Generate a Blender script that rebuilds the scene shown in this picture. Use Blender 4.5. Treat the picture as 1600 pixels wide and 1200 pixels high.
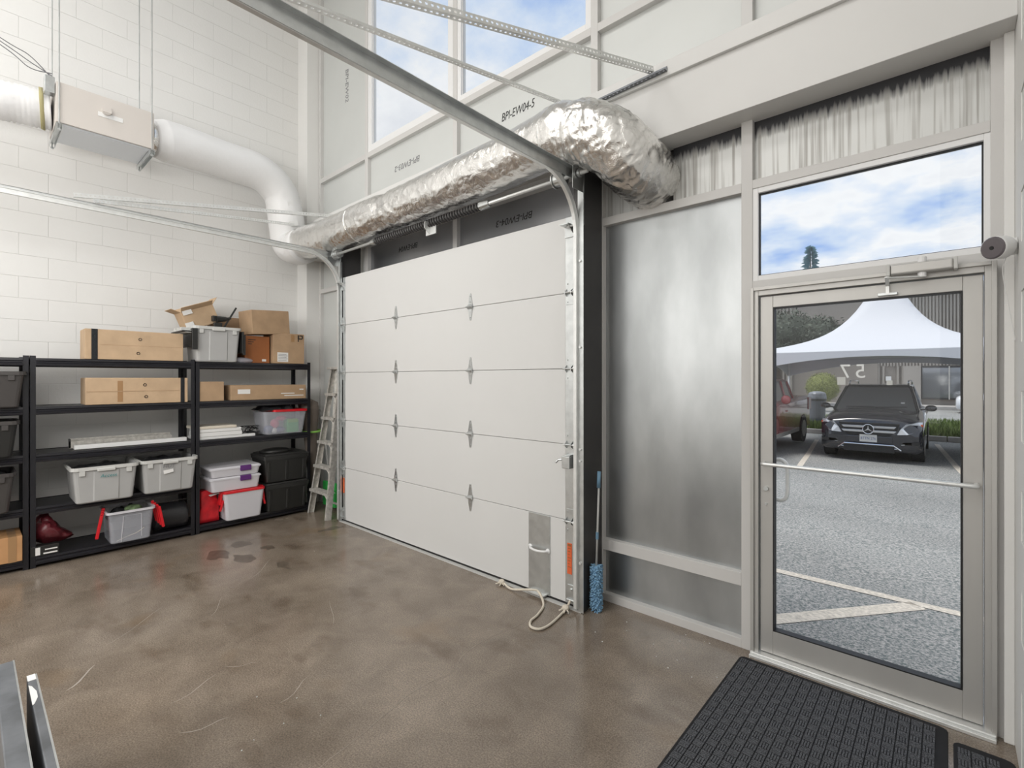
import bpy, bmesh, math, random
from mathutils import Vector, Matrix, noise
R_ = math.radians
for o in list(bpy.data.objects): bpy.data.objects.remove(o)
scene = bpy.context.scene
COL = scene.collection
random.seed(7)

# ------------------------------------------------------------------ camera
cam_d = bpy.data.cameras.new('camera'); cam = bpy.data.objects.new('camera', cam_d); COL.objects.link(cam)
cam.location = (0, 0, 1.63); cam.rotation_euler = (R_(90), 0, math.atan(680/762))
cam_d.sensor_fit = 'HORIZONTAL'; cam_d.sensor_width = 36; cam_d.lens = 36*762/1600
cam_d.shift_y = -8/1600; cam_d.clip_start = 0.02; cam_d.clip_end = 400
scene.camera = cam
vs = scene.view_settings
vs.view_transform = 'Standard'; vs.look = 'None'; vs.exposure = 0.0; vs.gamma = 1; vs.use_curve_mapping = False
scene.cycles.max_bounces = 10; scene.cycles.transparent_max_bounces = 16
scene.cycles.sample_clamp_indirect = 6

# ------------------------------------------------------------------ sky: blue with broken white cloud
world = bpy.data.worlds.new('sky'); scene.world = world; world.use_nodes = True
nt = world.node_tree; nt.nodes.clear()
N = nt.nodes.new; L = nt.links.new
wo = N('ShaderNodeOutputWorld'); bg = N('ShaderNodeBackground'); L(bg.outputs[0], wo.inputs[0])
tc = N('ShaderNodeTexCoord'); sep = N('ShaderNodeSeparateXYZ'); L(tc.outputs['Generated'], sep.inputs[0])
mz = N('ShaderNodeMath'); mz.operation = 'MAXIMUM'; mz.inputs[1].default_value = 0.0; L(sep.outputs[2], mz.inputs[0])
ad = N('ShaderNodeMath'); ad.operation = 'ADD'; ad.inputs[1].default_value = 0.22; L(mz.outputs[0], ad.inputs[0])
dx = N('ShaderNodeMath'); dx.operation = 'DIVIDE'; L(sep.outputs[0], dx.inputs[0]); L(ad.outputs[0], dx.inputs[1])
dy = N('ShaderNodeMath'); dy.operation = 'DIVIDE'; L(sep.outputs[1], dy.inputs[0]); L(ad.outputs[0], dy.inputs[1])
cmb = N('ShaderNodeCombineXYZ'); L(dx.outputs[0], cmb.inputs[0]); L(dy.outputs[0], cmb.inputs[1])
nz = N('ShaderNodeTexNoise'); nz.inputs['Scale'].default_value = 2.1; nz.inputs['Detail'].default_value = 9; nz.inputs['Roughness'].default_value = 0.58
L(cmb.outputs[0], nz.inputs['Vector'])
cr = N('ShaderNodeValToRGB'); cr.color_ramp.elements[0].position = 0.33; cr.color_ramp.elements[0].color = (0.27, 0.45, 0.84, 1)
cr.color_ramp.elements[1].position = 0.56; cr.color_ramp.elements[1].color = (0.92, 0.94, 0.97, 1)
e = cr.color_ramp.elements.new(0.44); e.color = (0.60, 0.72, 0.91, 1)
e = cr.color_ramp.elements.new(0.75); e.color = (0.72, 0.75, 0.82, 1)
L(nz.outputs['Fac'], cr.inputs[0]); L(cr.outputs[0], bg.inputs['Color']); bg.inputs['Strength'].default_value = 1.0

# ------------------------------------------------------------------ room lamps (ceiling panels of light, above and behind the view) and added fill lights
def area(name, loc, sx, sy, power, col=(1, 0.985, 0.965)):
    d = bpy.data.lights.new(name, 'AREA'); d.shape = 'RECTANGLE'; d.size = sx; d.size_y = sy; d.energy = power; d.color = col
    o = bpy.data.objects.new(name, d); o.location = loc; COL.objects.link(o); return o
for i, (x, y) in enumerate([(-1.9, -0.9), (-4.4, -0.9), (-1.9, -3.6), (-4.4, -3.6)]):
    area('ceiling_lamp', (x, y, 6.85), 1.8, 1.2, 54)
bl = area('rear_fill_light', (-3.2, -5.8, 3.5), 6.2, 5.4, 165, (1, 0.985, 0.96)); bl.rotation_euler = (R_(90), 0, 0)   # added fill light without a fixture, unseen at the rear, facing the front wall
for yy in (-0.6, -2.6):
    wl = area('shelf_fill_light', (-2.5, yy, 2.8), 1.1, 1.6, 42); wl.rotation_euler = (0, R_(72), R_(-14))   # added unseen fill lights, no fixtures, tipped to brighten the shelving wall
sun_d = bpy.data.lights.new('sun', 'SUN'); sun_d.energy = 2.7; sun_d.angle = R_(25); sun_d.color = (1, 0.97, 0.93)
sun = bpy.data.objects.new('sun', sun_d); COL.objects.link(sun); sun.rotation_euler = Vector((-0.35, -0.12, 0.93)).to_track_quat('Z', 'Y').to_euler()

# ------------------------------------------------------------------ materials
def mat(name, col, rough=0.5, metal=0.0, var=0.0, scale=8.0, bump=0.0, bscale=40.0, stretch=(1, 1, 1), spec=0.5, alpha=1.0, coat=0.0, emis=None, trans=0.0):
    m = bpy.data.materials.new(name); m.use_nodes = True; t = m.node_tree; b = t.nodes['Principled BSDF']
    b.inputs['Roughness'].default_value = rough; b.inputs['Metallic'].default_value = metal
    b.inputs['Specular IOR Level'].default_value = spec; b.inputs['Alpha'].default_value = alpha
    b.inputs['Coat Weight'].default_value = coat; b.inputs['Transmission Weight'].default_value = trans
    b.inputs['Base Color'].default_value = (*col, 1)
    if emis: b.inputs['Emission Color'].default_value = (*col, 1); b.inputs['Emission Strength'].default_value = emis
    if var or bump:
        c = t.nodes.new('ShaderNodeTexCoord'); mp = t.nodes.new('ShaderNodeMapping'); mp.inputs['Scale'].default_value = stretch
        g = t.nodes.new('ShaderNodeNewGeometry'); t.links.new(g.outputs['Position'], mp.inputs['Vector'])
    if var:
        n = t.nodes.new('ShaderNodeTexNoise'); n.inputs['Scale'].default_value = scale; n.inputs['Detail'].default_value = 5
        t.links.new(mp.outputs[0], n.inputs['Vector'])
        r = t.nodes.new('ShaderNodeValToRGB'); r.color_ramp.elements[0].position = 0.3; r.color_ramp.elements[1].position = 0.7
        r.color_ramp.elements[0].color = (*[max(0, c_*(1-var)) for c_ in col], 1)
        r.color_ramp.elements[1].color = (*[min(1, c_*(1+var)) for c_ in col], 1)
        t.links.new(n.outputs['Fac'], r.inputs[0]); t.links.new(r.outputs[0], b.inputs['Base Color'])
    if bump:
        n2 = t.nodes.new('ShaderNodeTexNoise'); n2.inputs['Scale'].default_value = bscale; n2.inputs['Detail'].default_value = 3
        t.links.new(mp.outputs[0], n2.inputs['Vector'])
        bm_ = t.nodes.new('ShaderNodeBump'); bm_.inputs['Strength'].default_value = bump; bm_.inputs['Distance'].default_value = 0.01
        t.links.new(n2.outputs['Fac'], bm_.inputs['Height']); t.links.new(bm_.outputs[0], b.inputs['Normal'])
    return m
M = {}
M['paint'] = mat('white_block_paint', (0.76, 0.755, 0.735), 0.55, bump=0.12, bscale=55, var=0.02, scale=1.5)
M['mortar'] = mat('white_mortar_paint', (0.72, 0.715, 0.70), 0.7, bump=0.15, bscale=60)
M['beam'] = mat('white_beam_paint', (0.68, 0.675, 0.66), 0.42, var=0.02, scale=2, bump=0.04, bscale=25)
M['panel'] = mat('grey_green_panel', (0.62, 0.635, 0.62), 0.5, metal=0.15, var=0.03, scale=1.5, bump=0.03, bscale=4)
M['galv'] = mat('galvanised_steel', (0.62, 0.64, 0.64), 0.34, metal=0.9, var=0.10, scale=14, bump=0.05, bscale=60)
M['galv_sheet'] = mat('galvanised_sheet', (0.42, 0.435, 0.44), 0.34, metal=0.93, var=0.16, scale=4, stretch=(1, 1, 0.4), bump=0.05, bscale=3)
M['galv_bright'] = mat('bright_galvanised', (0.78, 0.79, 0.78), 0.4, metal=0.6, var=0.06, scale=20)
M['mullion'] = mat('grey_white_mullion_paint', (0.61, 0.60, 0.585), 0.4, var=0.02, scale=3)
M['mull_white'] = mat('white_window_frame', (0.80, 0.80, 0.80), 0.4)
M['door_al'] = mat('satin_aluminium_door', (0.50, 0.49, 0.47), 0.36, metal=0.35, var=0.05, scale=4, stretch=(1, 1, 0.3))
M['door_white'] = mat('garage_panel_white', (0.66, 0.66, 0.65), 0.4, var=0.012, scale=2, bump=0.03, bscale=7)
M['dark'] = mat('dark_steel', (0.075, 0.072, 0.072), 0.45, metal=0.4, var=0.15, scale=3)
M['black'] = mat('black_rubber', (0.012, 0.012, 0.013), 0.5)
M['shelf'] = mat('black_powder_coat', (0.012, 0.012, 0.016), 0.33, var=0.2, scale=5)
M['tote'] = mat('black_tote_plastic', (0.017, 0.017, 0.016), 0.42, bump=0.05)
M['tote_grey'] = mat('dark_grey_tote_plastic', (0.055, 0.05, 0.048), 0.4, bump=0.05)
M['bin_grey'] = mat('light_grey_bin_plastic', (0.42, 0.42, 0.415), 0.35, var=0.03, scale=6)
M['bin_rim'] = mat('pale_grey_rim_plastic', (0.55, 0.55, 0.53), 0.35)
M['card'] = mat('brown_cardboard', (0.43, 0.29, 0.175), 0.8, var=0.09, scale=9, bump=0.12, bscale=30)
M['card2'] = mat('pale_cardboard', (0.52, 0.37, 0.235), 0.8, var=0.08, scale=8, bump=0.12, bscale=30)
M['card_red'] = mat('orange_brown_cardboard', (0.33, 0.115, 0.035), 0.7, var=0.08, scale=8)
M['card_dark'] = mat('dull_cardboard', (0.30, 0.20, 0.12), 0.8, var=0.08, scale=8, bump=0.12, bscale=30)
M['tape'] = mat('black_tape', (0.012, 0.014, 0.017), 0.22, bump=0.3, bscale=50)
M['tan_tape'] = mat('tan_tape', (0.36, 0.21, 0.10), 0.3)
M['white'] = mat('white_plastic', (0.78, 0.78, 0.77), 0.4)
M['paper'] = mat('white_label_paper', (0.78, 0.77, 0.75), 0.7)
M['ink'] = mat('black_ink', (0.02, 0.02, 0.02), 0.6)
M['ink_grey'] = mat('faded_marker_ink', (0.2, 0.2, 0.21), 0.6)
M['teal'] = mat('teal_marker', (0.05, 0.25, 0.25), 0.6)
M['red'] = mat('red_plastic', (0.62, 0.012, 0.02), 0.35)
M['redbag'] = mat('red_bag_fabric', (0.55, 0.012, 0.02), 0.5, bump=0.6, bscale=18, var=0.25, scale=12)
M['purple'] = mat('purple_plastic', (0.10, 0.02, 0.16), 0.35)
M['green'] = mat('green_plastic', (0.05, 0.50, 0.10), 0.4)
M['lime'] = mat('lime_plastic', (0.30, 0.62, 0.12), 0.4)
M['pink'] = mat('pink_plastic', (0.70, 0.12, 0.22), 0.4)
M['navy'] = mat('navy_cloth', (0.08, 0.11, 0.25), 0.7)
M['camo'] = mat('green_patterned_cloth', (0.10, 0.15, 0.07), 0.8, var=0.9, scale=30)
M['maroon'] = mat('maroon_leather', (0.085, 0.012, 0.017), 0.3, bump=0.8, bscale=12, var=0.3, scale=9)
M['duffel'] = mat('black_nylon', (0.02, 0.02, 0.022), 0.38, bump=0.4, bscale=22)
M['canvas'] = mat('taupe_canvas', (0.20, 0.165, 0.14), 0.8, bump=0.3, bscale=30)
M['alum'] = mat('worn_aluminium', (0.56, 0.54, 0.50), 0.45, metal=0.35, var=0.22, scale=30)
M['cream'] = mat('cream_rope', (0.70, 0.64, 0.54), 0.85, bump=0.5, bscale=160)
M['blue'] = mat('blue_chenille', (0.22, 0.40, 0.58), 0.9, var=0.25, scale=60)
M['blue_grip'] = mat('blue_grip_plastic', (0.17, 0.31, 0.44), 0.4)
M['orange'] = mat('orange_sticker', (0.72, 0.13, 0.04), 0.5)
M['duct_white'] = mat('white_vinyl_wrap', (0.80, 0.80, 0.80), 0.42, bump=0.35, bscale=10)
M['unit'] = mat('beige_sheet_metal', (0.62, 0.58, 0.54), 0.4, var=0.02, scale=3)
M['unit_under'] = mat('bare_sheet_metal', (0.66, 0.68, 0.71), 0.3, metal=0.7, bump=0.2, bscale=4)
M['mat_rib'] = mat('charcoal_carpet_rib', (0.085, 0.088, 0.097), 0.95, var=0.75, scale=170)
M['mat_base'] = mat('charcoal_mat_rubber', (0.010, 0.010, 0.012), 0.8)
M['cam_grey'] = mat('camera_face', (0.13, 0.115, 0.125), 0.2)
M['rail_grey'] = mat('grey_metal_panel', (0.17, 0.18, 0.195), 0.4, var=0.3, scale=9, metal=0.3)
M['dark_brown'] = mat('dark_brown_board', (0.03, 0.02, 0.014), 0.35)
M['plate'] = mat('dark_header_panel', (0.42, 0.43, 0.45), 0.3, metal=0.9, var=0.10, scale=2)
M['carpaint'] = mat('black_car_paint', (0.012, 0.013, 0.02), 0.12, coat=1.0)
M['chrome'] = mat('chrome', (0.72, 0.73, 0.75), 0.15, metal=0.9)
M['carglass'] = mat('car_glass', (0.26, 0.27, 0.28), 0.06, metal=0.5, spec=0.9)
M['lamp'] = mat('headlamp_glass', (0.72, 0.74, 0.77), 0.1, metal=0.3)
M['amber'] = mat('amber_lens', (0.55, 0.10, 0.03), 0.2)
M['redpaint'] = mat('red_truck_paint', (0.32, 0.045, 0.05), 0.25, coat=0.8)
M['tail'] = mat('tail_lens', (0.30, 0.01, 0.015), 0.2)
M['tyre'] = mat('tyre_rubber', (0.015, 0.015, 0.016), 0.8)
M['asphalt2'] = mat('grey_can_plastic', (0.10, 0.11, 0.13), 0.5)
M['leaf'] = mat('foliage', (0.22, 0.24, 0.08), 0.8, var=0.5, scale=9)
M['leaf_dark'] = mat('dull_grey_green_foliage', (0.085, 0.10, 0.075), 0.8, var=0.5, scale=2)
M['conifer'] = mat('blue_green_foliage', (0.09, 0.20, 0.24), 0.8)
M['grass'] = mat('grass_blade', (0.12, 0.17, 0.045), 0.8, var=0.4, scale=3)
M['bark'] = mat('bark', (0.08, 0.06, 0.045), 0.9)
M['tent'] = mat('white_marquee_vinyl', (0.56, 0.57, 0.60), 0.6)
M['kerb'] = mat('concrete_kerb', (0.40, 0.38, 0.36), 0.85, var=0.15, scale=4)
M['linepaint'] = mat('worn_line_paint', (0.60, 0.54, 0.46), 0.8, var=0.25, scale=40)
M['block_brown'] = mat('brown_ribbed_block', (0.38, 0.35, 0.315), 0.85, var=0.12, scale=0.6)
M['block_brown2'] = mat('brown_smooth_block', (0.30, 0.27, 0.24), 0.85, var=0.12, scale=0.6)
M['whitepaint'] = mat('white_car_paint', (0.7, 0.71, 0.73), 0.2, coat=0.6)

def foil():
    m = mat('crinkled_foil', (0.86, 0.85, 0.83), 0.22, metal=1.0)
    t = m.node_tree; b = t.nodes['Principled BSDF']
    g = t.nodes.new('ShaderNodeNewGeometry')
    v = t.nodes.new('ShaderNodeTexVoronoi'); v.feature = 'SMOOTH_F1'; v.inputs['Scale'].default_value = 20; v.inputs['Smoothness'].default_value = 0.1
    n = t.nodes.new('ShaderNodeTexNoise'); n.inputs['Scale'].default_value = 9; n.inputs['Detail'].default_value = 7; n.inputs['Roughness'].default_value = 0.6; n.inputs['Distortion'].default_value = 1.2
    t.links.new(g.outputs['Position'], n.inputs['Vector'])
    mx = t.nodes.new('ShaderNodeMixRGB'); mx.inputs[0].default_value = 0.12
    t.links.new(g.outputs['Position'], mx.inputs[1]); t.links.new(n.outputs['Color'], mx.inputs[2]); t.links.new(mx.outputs[0], v.inputs['Vector'])
    s = t.nodes.new('ShaderNodeMath'); s.operation = 'ADD'; t.links.new(v.outputs['Distance'], s.inputs[0]); t.links.new(n.outputs['Fac'], s.inputs[1])
    bp = t.nodes.new('ShaderNodeBump'); bp.inputs['Strength'].default_value = 0.4; bp.inputs['Distance'].default_value = 0.012
    t.links.new(s.outputs[0], bp.inputs['Height']); t.links.new(bp.outputs[0], b.inputs['Normal'])
    return m
M['foil'] = foil()

def floor_mat():
    m = mat('polished_concrete', (0.2, 0.16, 0.12), 0.2); t = m.node_tree; b = t.nodes['Principled BSDF']
    g = t.nodes.new('ShaderNodeNewGeometry')
    def ns(sc, det, ro=0.5, st=None, dist=0):
        n = t.nodes.new('ShaderNodeTexNoise'); n.inputs['Scale'].default_value = sc; n.inputs['Detail'].default_value = det; n.inputs['Roughness'].default_value = ro
        n.inputs['Distortion'].default_value = dist
        if st:
            mp = t.nodes.new('ShaderNodeMapping'); mp.inputs['Scale'].default_value = st[0]; mp.inputs['Rotation'].default_value = (0, 0, st[1])
            t.links.new(g.outputs['Position'], mp.inputs['Vector']); t.links.new(mp.outputs[0], n.inputs['Vector'])
        else: t.links.new(g.outputs['Position'], n.inputs['Vector'])
        return n
    def ramp(src, p0, c0, p1, c1):
        r = t.nodes.new('ShaderNodeValToRGB'); r.color_ramp.elements[0].position = p0; r.color_ramp.elements[1].position = p1
        r.color_ramp.elements[0].color = (*c0, 1); r.color_ramp.elements[1].color = (*c1, 1); t.links.new(src, r.inputs[0]); return r
    base = ramp(ns(1.1, 6, 0.6).outputs['Fac'], 0.30, (0.172, 0.138, 0.106), 0.72, (0.285, 0.238, 0.193))
    fine = ramp(ns(140, 3).outputs['Fac'], 0.35, (0.68, 0.68, 0.68), 0.68, (1.32, 1.30, 1.28))
    def mix(mode, f, a, c):
        x = t.nodes.new('ShaderNodeMixRGB'); x.blend_type = mode
        if isinstance(f, float): x.inputs[0].default_value = f
        else: t.links.new(f, x.inputs[0])
        t.links.new(a, x.inputs[1])
        if isinstance(c, tuple): x.inputs[2].default_value = (*c, 1)
        else: t.links.new(c, x.inputs[2])
        return x.outputs[0]
    c = mix('MULTIPLY', 1.0, base.outputs[0], fine.outputs[0])
    # mid-size mottling and darker damp patches
    mot = ramp(ns(4.5, 5, 0.6, None, 0.6).outputs['Fac'], 0.35, (0.84, 0.83, 0.82), 0.65, (1.08, 1.08, 1.08)); c = mix('MULTIPLY', 1.0, c, mot.outputs[0])
    pm = ramp(ns(2.3, 3, 0.5, ((1, 1.8, 1), 0.5)).outputs['Fac'], 0.58, (0, 0, 0), 0.74, (1, 1, 1)); c = mix('MULTIPLY', pm.outputs[0], c, (0.70, 0.66, 0.62))
    # swept trowel arcs and light scratches
    s1 = ramp(ns(2.2, 8, 0.75, ((0.5, 6, 1), 0.45), 0.8).outputs['Fac'], 0.62, (0, 0, 0), 0.70, (0.35, 0.35, 0.35)); c = mix('MIX', s1.outputs[0], c, (0.36, 0.31, 0.255))
    s2 = ramp(ns(2.6, 8, 0.75, ((0.4, 7, 1), -0.7), 0.5).outputs['Fac'], 0.68, (0, 0, 0), 0.72, (0.5, 0.5, 0.5)); c = mix('MIX', s2.outputs[0], c, (0.40, 0.35, 0.295))
    ru = ramp(ns(1.7, 2).outputs['Fac'], 0.62, (0, 0, 0), 0.75, (0.4, 0.4, 0.4)); c = mix('MIX', ru.outputs[0], c, (0.20, 0.125, 0.06))
    t.links.new(c, b.inputs['Base Color'])
    rr_ = ramp(ns(3, 4).outputs['Fac'], 0.3, (0.16, 0.16, 0.16), 0.8, (0.30, 0.30, 0.30)); t.links.new(rr_.outputs[0], b.inputs['Roughness'])
    bp = t.nodes.new('ShaderNodeBump'); bp.inputs['Strength'].default_value = 0.10; bp.inputs['Distance'].default_value = 0.004
    t.links.new(ns(28, 3).outputs['Fac'], bp.inputs['Height']); t.links.new(bp.outputs[0], b.inputs['Normal'])
    b.inputs['Specular IOR Level'].default_value = 0.6
    return m
M['floor'] = floor_mat()

def streak_mat():
    """painted back pan, with the soot-like drip stains that hang from its top edge"""
    m = mat('stained_panel', (0.6, 0.61, 0.6), 0.4, metal=0.3); t = m.node_tree; b = t.nodes['Principled BSDF']
    g = t.nodes.new('ShaderNodeNewGeometry'); mp = t.nodes.new('ShaderNodeMapping'); mp.inputs['Scale'].default_value = (60, 1, 1.2)
    t.links.new(g.outputs['Position'], mp.inputs['Vector'])
    n = t.nodes.new('ShaderNodeTexNoise'); n.inputs['Scale'].default_value = 1; n.inputs['Detail'].default_value = 3; t.links.new(mp.outputs[0], n.inputs['Vector'])
    s = t.nodes.new('ShaderNodeSeparateXYZ'); t.links.new(g.outputs['Position'], s.inputs[0])
    mr = t.nodes.new('ShaderNodeMapRange'); mr.inputs['From Min'].default_value = 3.03; mr.inputs['From Max'].default_value = 3.17; mr.inputs['To Min'].default_value = -0.2; mr.inputs['To Max'].default_value = 0.75
    t.links.new(s.outputs[2], mr.inputs[0])
    a = t.nodes.new('ShaderNodeMath'); a.operation = 'ADD'; t.links.new(mr.outputs[0], a.inputs[0]); t.links.new(n.outputs['Fac'], a.inputs[1])
    r = t.nodes.new('ShaderNodeValToRGB'); r.color_ramp.elements[0].position = 0.62; r.color_ramp.elements[0].color = (0, 0, 0, 1); r.color_ramp.elements[1].position = 1.0; r.color_ramp.elements[1].color = (1, 1, 1, 1)
    t.links.new(a.outputs[0], r.inputs[0])
    r2 = t.nodes.new('ShaderNodeValToRGB'); r2.color_ramp.elements[0].position = 0.33; r2.color_ramp.elements[0].color = (0.34, 0.33, 0.31, 1); r2.color_ramp.elements[1].position = 0.52; r2.color_ramp.elements[1].color = (0.60, 0.605, 0.59, 1)
    t.links.new(n.outputs['Fac'], r2.inputs[0])
    x = t.nodes.new('ShaderNodeMixRGB'); t.links.new(r.outputs[0], x.inputs[0]); t.links.new(r2.outputs[0], x.inputs[1]); x.inputs[2].default_value = (0.045, 0.045, 0.05, 1)
    t.links.new(x.outputs[0], b.inputs['Base Color']); return m
M['stained'] = streak_mat()

def asphalt():
    m = mat('asphalt', (0.3, 0.3, 0.3), 0.85); t = m.node_tree; b = t.nodes['Principled BSDF']
    g = t.nodes.new('ShaderNodeNewGeometry')
    n = t.nodes.new('ShaderNodeTexNoise'); n.inputs['Scale'].default_value = 48; n.inputs['Detail'].default_value = 4; n.inputs['Roughness'].default_value = 0.8; t.links.new(g.outputs['Position'], n.inputs['Vector'])
    n2 = t.nodes.new('ShaderNodeTexNoise'); n2.inputs['Scale'].default_value = 0.6; n2.inputs['Detail'].default_value = 5; t.links.new(g.outputs['Position'], n2.inputs['Vector'])
    r = t.nodes.new('ShaderNodeValToRGB'); r.color_ramp.elements[0].position = 0.40; r.color_ramp.elements[0].color = (0.10, 0.127, 0.125, 1); r.color_ramp.elements[1].position = 0.60; r.color_ramp.elements[1].color = (0.47, 0.445, 0.425, 1)
    r2 = t.nodes.new('ShaderNodeValToRGB'); r2.color_ramp.elements[0].color = (0.62, 0.62, 0.62, 1); r2.color_ramp.elements[1].color = (1.25, 1.25, 1.25, 1)
    t.links.new(n.outputs['Fac'], r.inputs[0]); t.links.new(n2.outputs['Fac'], r2.inputs[0])
    x = t.nodes.new('ShaderNodeMixRGB'); x.blend_type = 'MULTIPLY'; x.inputs[0].default_value = 1; t.links.new(r.outputs[0], x.inputs[1]); t.links.new(r2.outputs[0], x.inputs[2])
    t.links.new(x.outputs[0], b.inputs['Base Color'])
    bp = t.nodes.new('ShaderNodeBump'); bp.inputs['Strength'].default_value = 0.5; bp.inputs['Distance'].default_value = 0.01; t.links.new(n.outputs['Fac'], bp.inputs['Height']); t.links.new(bp.outputs[0], b.inputs['Normal'])
    return m
M['asphalt'] = asphalt()

def pane_mat(name, tint, refl, gcol=(1, 1, 1)):
    m = bpy.data.materials.new(name); m.use_nodes = True; t = m.node_tree; t.nodes.clear()
    o = t.nodes.new('ShaderNodeOutputMaterial'); x = t.nodes.new('ShaderNodeMixShader'); tr = t.nodes.new('ShaderNodeBsdfTransparent'); gl = t.nodes.new('ShaderNodeBsdfGlossy')
    tr.inputs[0].default_value = (*tint, 1); gl.inputs['Roughness'].default_value = 0.01; gl.inputs[0].default_value = (*gcol, 1)
    lw = t.nodes.new('ShaderNodeLayerWeight'); pw = t.nodes.new('ShaderNodeMath'); pw.operation = 'POWER'; pw.inputs[1].default_value = 4.0
    f = t.nodes.new('ShaderNodeMath'); f.operation = 'MULTIPLY_ADD'; f.inputs[1].default_value = 0.6; f.inputs[2].default_value = refl
    t.links.new(lw.outputs['Facing'], pw.inputs[0]); t.links.new(pw.outputs[0], f.inputs[0]); t.links.new(f.outputs[0], x.inputs[0]); t.links.new(tr.outputs[0], x.inputs[1]); t.links.new(gl.outputs[0], x.inputs[2]); t.links.new(x.outputs[0], o.inputs[0]); return m
M['glass'] = pane_mat('window_glass', (0.98, 0.985, 0.985), 0.012)
def clearplastic(name, col, opac):
    m = bpy.data.materials.new(name); m.use_nodes = True; t = m.node_tree; t.nodes.clear()
    o = t.nodes.new('ShaderNodeOutputMaterial'); x = t.nodes.new('ShaderNodeMixShader'); tr = t.nodes.new('ShaderNodeBsdfTransparent'); p = t.nodes.new('ShaderNodeBsdfPrincipled')
    p.inputs['Base Color'].default_value = (*col, 1); p.inputs['Roughness'].default_value = 0.2; x.inputs[0].default_value = opac
    t.links.new(tr.outputs[0], x.inputs[1]); t.links.new(p.outputs[0], x.inputs[2]); t.links.new(x.outputs[0], o.inputs[0]); return m
M['clear'] = clearplastic('clear_plastic', (0.62, 0.64, 0.70), 0.32)
M['frost'] = clearplastic('frosted_plastic', (0.75, 0.74, 0.78), 0.78)
M['bubble'] = clearplastic('bubble_wrap', (0.6, 0.6, 0.68), 0.6)

# ------------------------------------------------------------------ mesh builder
class MB:
    def __init__(s): s.v = []; s.f = []
    def add(s, vs_, fs): 
        n = len(s.v); s.v += [Vector(p) for p in vs_]; s.f += [[i+n for i in f] for f in fs]; return s
    def box(s, x0, x1, y0, y1, z0, z1):
        return s.add([(x0,y0,z0),(x1,y0,z0),(x1,y1,z0),(x0,y1,z0),(x0,y0,z1),(x1,y0,z1),(x1,y1,z1),(x0,y1,z1)],
                     [(0,3,2,1),(4,5,6,7),(0,1,5,4),(1,2,6,5),(2,3,7,6),(3,0,4,7)])
    def obox(s, c, sz, rot=None):
        m = (rot or Matrix.Identity(3)); a, b, d = [q/2 for q in sz]; c = Vector(c)
        p = [c + m @ Vector((i*a, j*b, k*d)) for k in (-1, 1) for i, j in ((-1,-1),(1,-1),(1,1),(-1,1))]
        return s.add(p, [(0,3,2,1),(4,5,6,7),(0,1,5,4),(1,2,6,5),(2,3,7,6),(3,0,4,7)])
    def bar(s, p0, p1, w, h, up=(0,0,1)):
        p0 = Vector(p0); p1 = Vector(p1); d = p1-p0; z = d.normalized(); u = Vector(up)
        x = u.cross(z); x = x.normalized() if x.length > 1e-5 else Vector((1,0,0)); y = z.cross(x)
        return s.obox((p0+p1)/2, (w, h, d.length), Matrix((x, y, z)).transposed())
    def loft(s, rings, c0=True, c1=True, closed=True):
        n = len(rings[0]); b = len(s.v)
        for r in rings: s.v += [Vector(p) for p in r]
        for i in range(len(rings)-1):
            for j in range(n if closed else n-1):
                k = (j+1) % n; s.f.append([b+i*n+j, b+i*n+k, b+(i+1)*n+k, b+(i+1)*n+j])
        if c0: s.f.append([b+j for j in reversed(range(n))])
        if c1: s.f.append([b+(len(rings)-1)*n+j for j in range(n)])
        return s
    def tube(s, pts, r, n=8, caps=True, radf=None, disp=None):
        pts = [Vector(p) for p in pts]; rings = []; T0 = (pts[1]-pts[0]).normalized()
        a = Vector((0,0,1)) if abs(T0.z) < 0.9 else Vector((1,0,0)); nx = T0.cross(a).normalized()
        for i, p in enumerate(pts):
            T = (pts[min(i+1, len(pts)-1)]-pts[max(i-1, 0)]).normalized()
            nx = (nx - T*nx.dot(T)).normalized(); ny = T.cross(nx)
            rr = radf(i/(len(pts)-1)) if radf else r
            ring = []
            for j in range(n):
                an = 2*math.pi*j/n; d = nx*math.cos(an)+ny*math.sin(an); q = p + d*rr
                if disp: q = q + d*disp(q, i/(len(pts)-1), an)
                ring.append(q)
            rings.append(ring)
        return s.loft(rings, caps, caps)
    def cyl(s, p0, p1, r, n=12, r1=None):
        r1 = r if r1 is None else r1
        return s.tube([p0, p1], r, n, True, (lambda t: r+(r1-r)*t))
    def prism(s, poly, z0, z1, axis='z', flip=False):
        def P(a, b, c): return {'z': (a, b, c), 'y': (a, c, b), 'x': (c, a, b)}[axis]
        return s.loft([[P(a, b, z0) for a, b in poly], [P(a, b, z1) for a, b in poly]])
    def sphere(s, c, r, n=12, m=8, sc=(1,1,1)):
        rings = []
        for i in range(1, m):
            t = math.pi*i/m; rings.append([(c[0]+r*sc[0]*math.sin(t)*math.cos(2*math.pi*j/n), c[1]+r*sc[1]*math.sin(t)*math.sin(2*math.pi*j/n), c[2]-r*sc[2]*math.cos(t)) for j in range(n)])
        return s.loft(rings)
    def xf(s, m, start=0):
        for i in range(start, len(s.v)): s.v[i] = m @ s.v[i]
        return s

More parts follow.
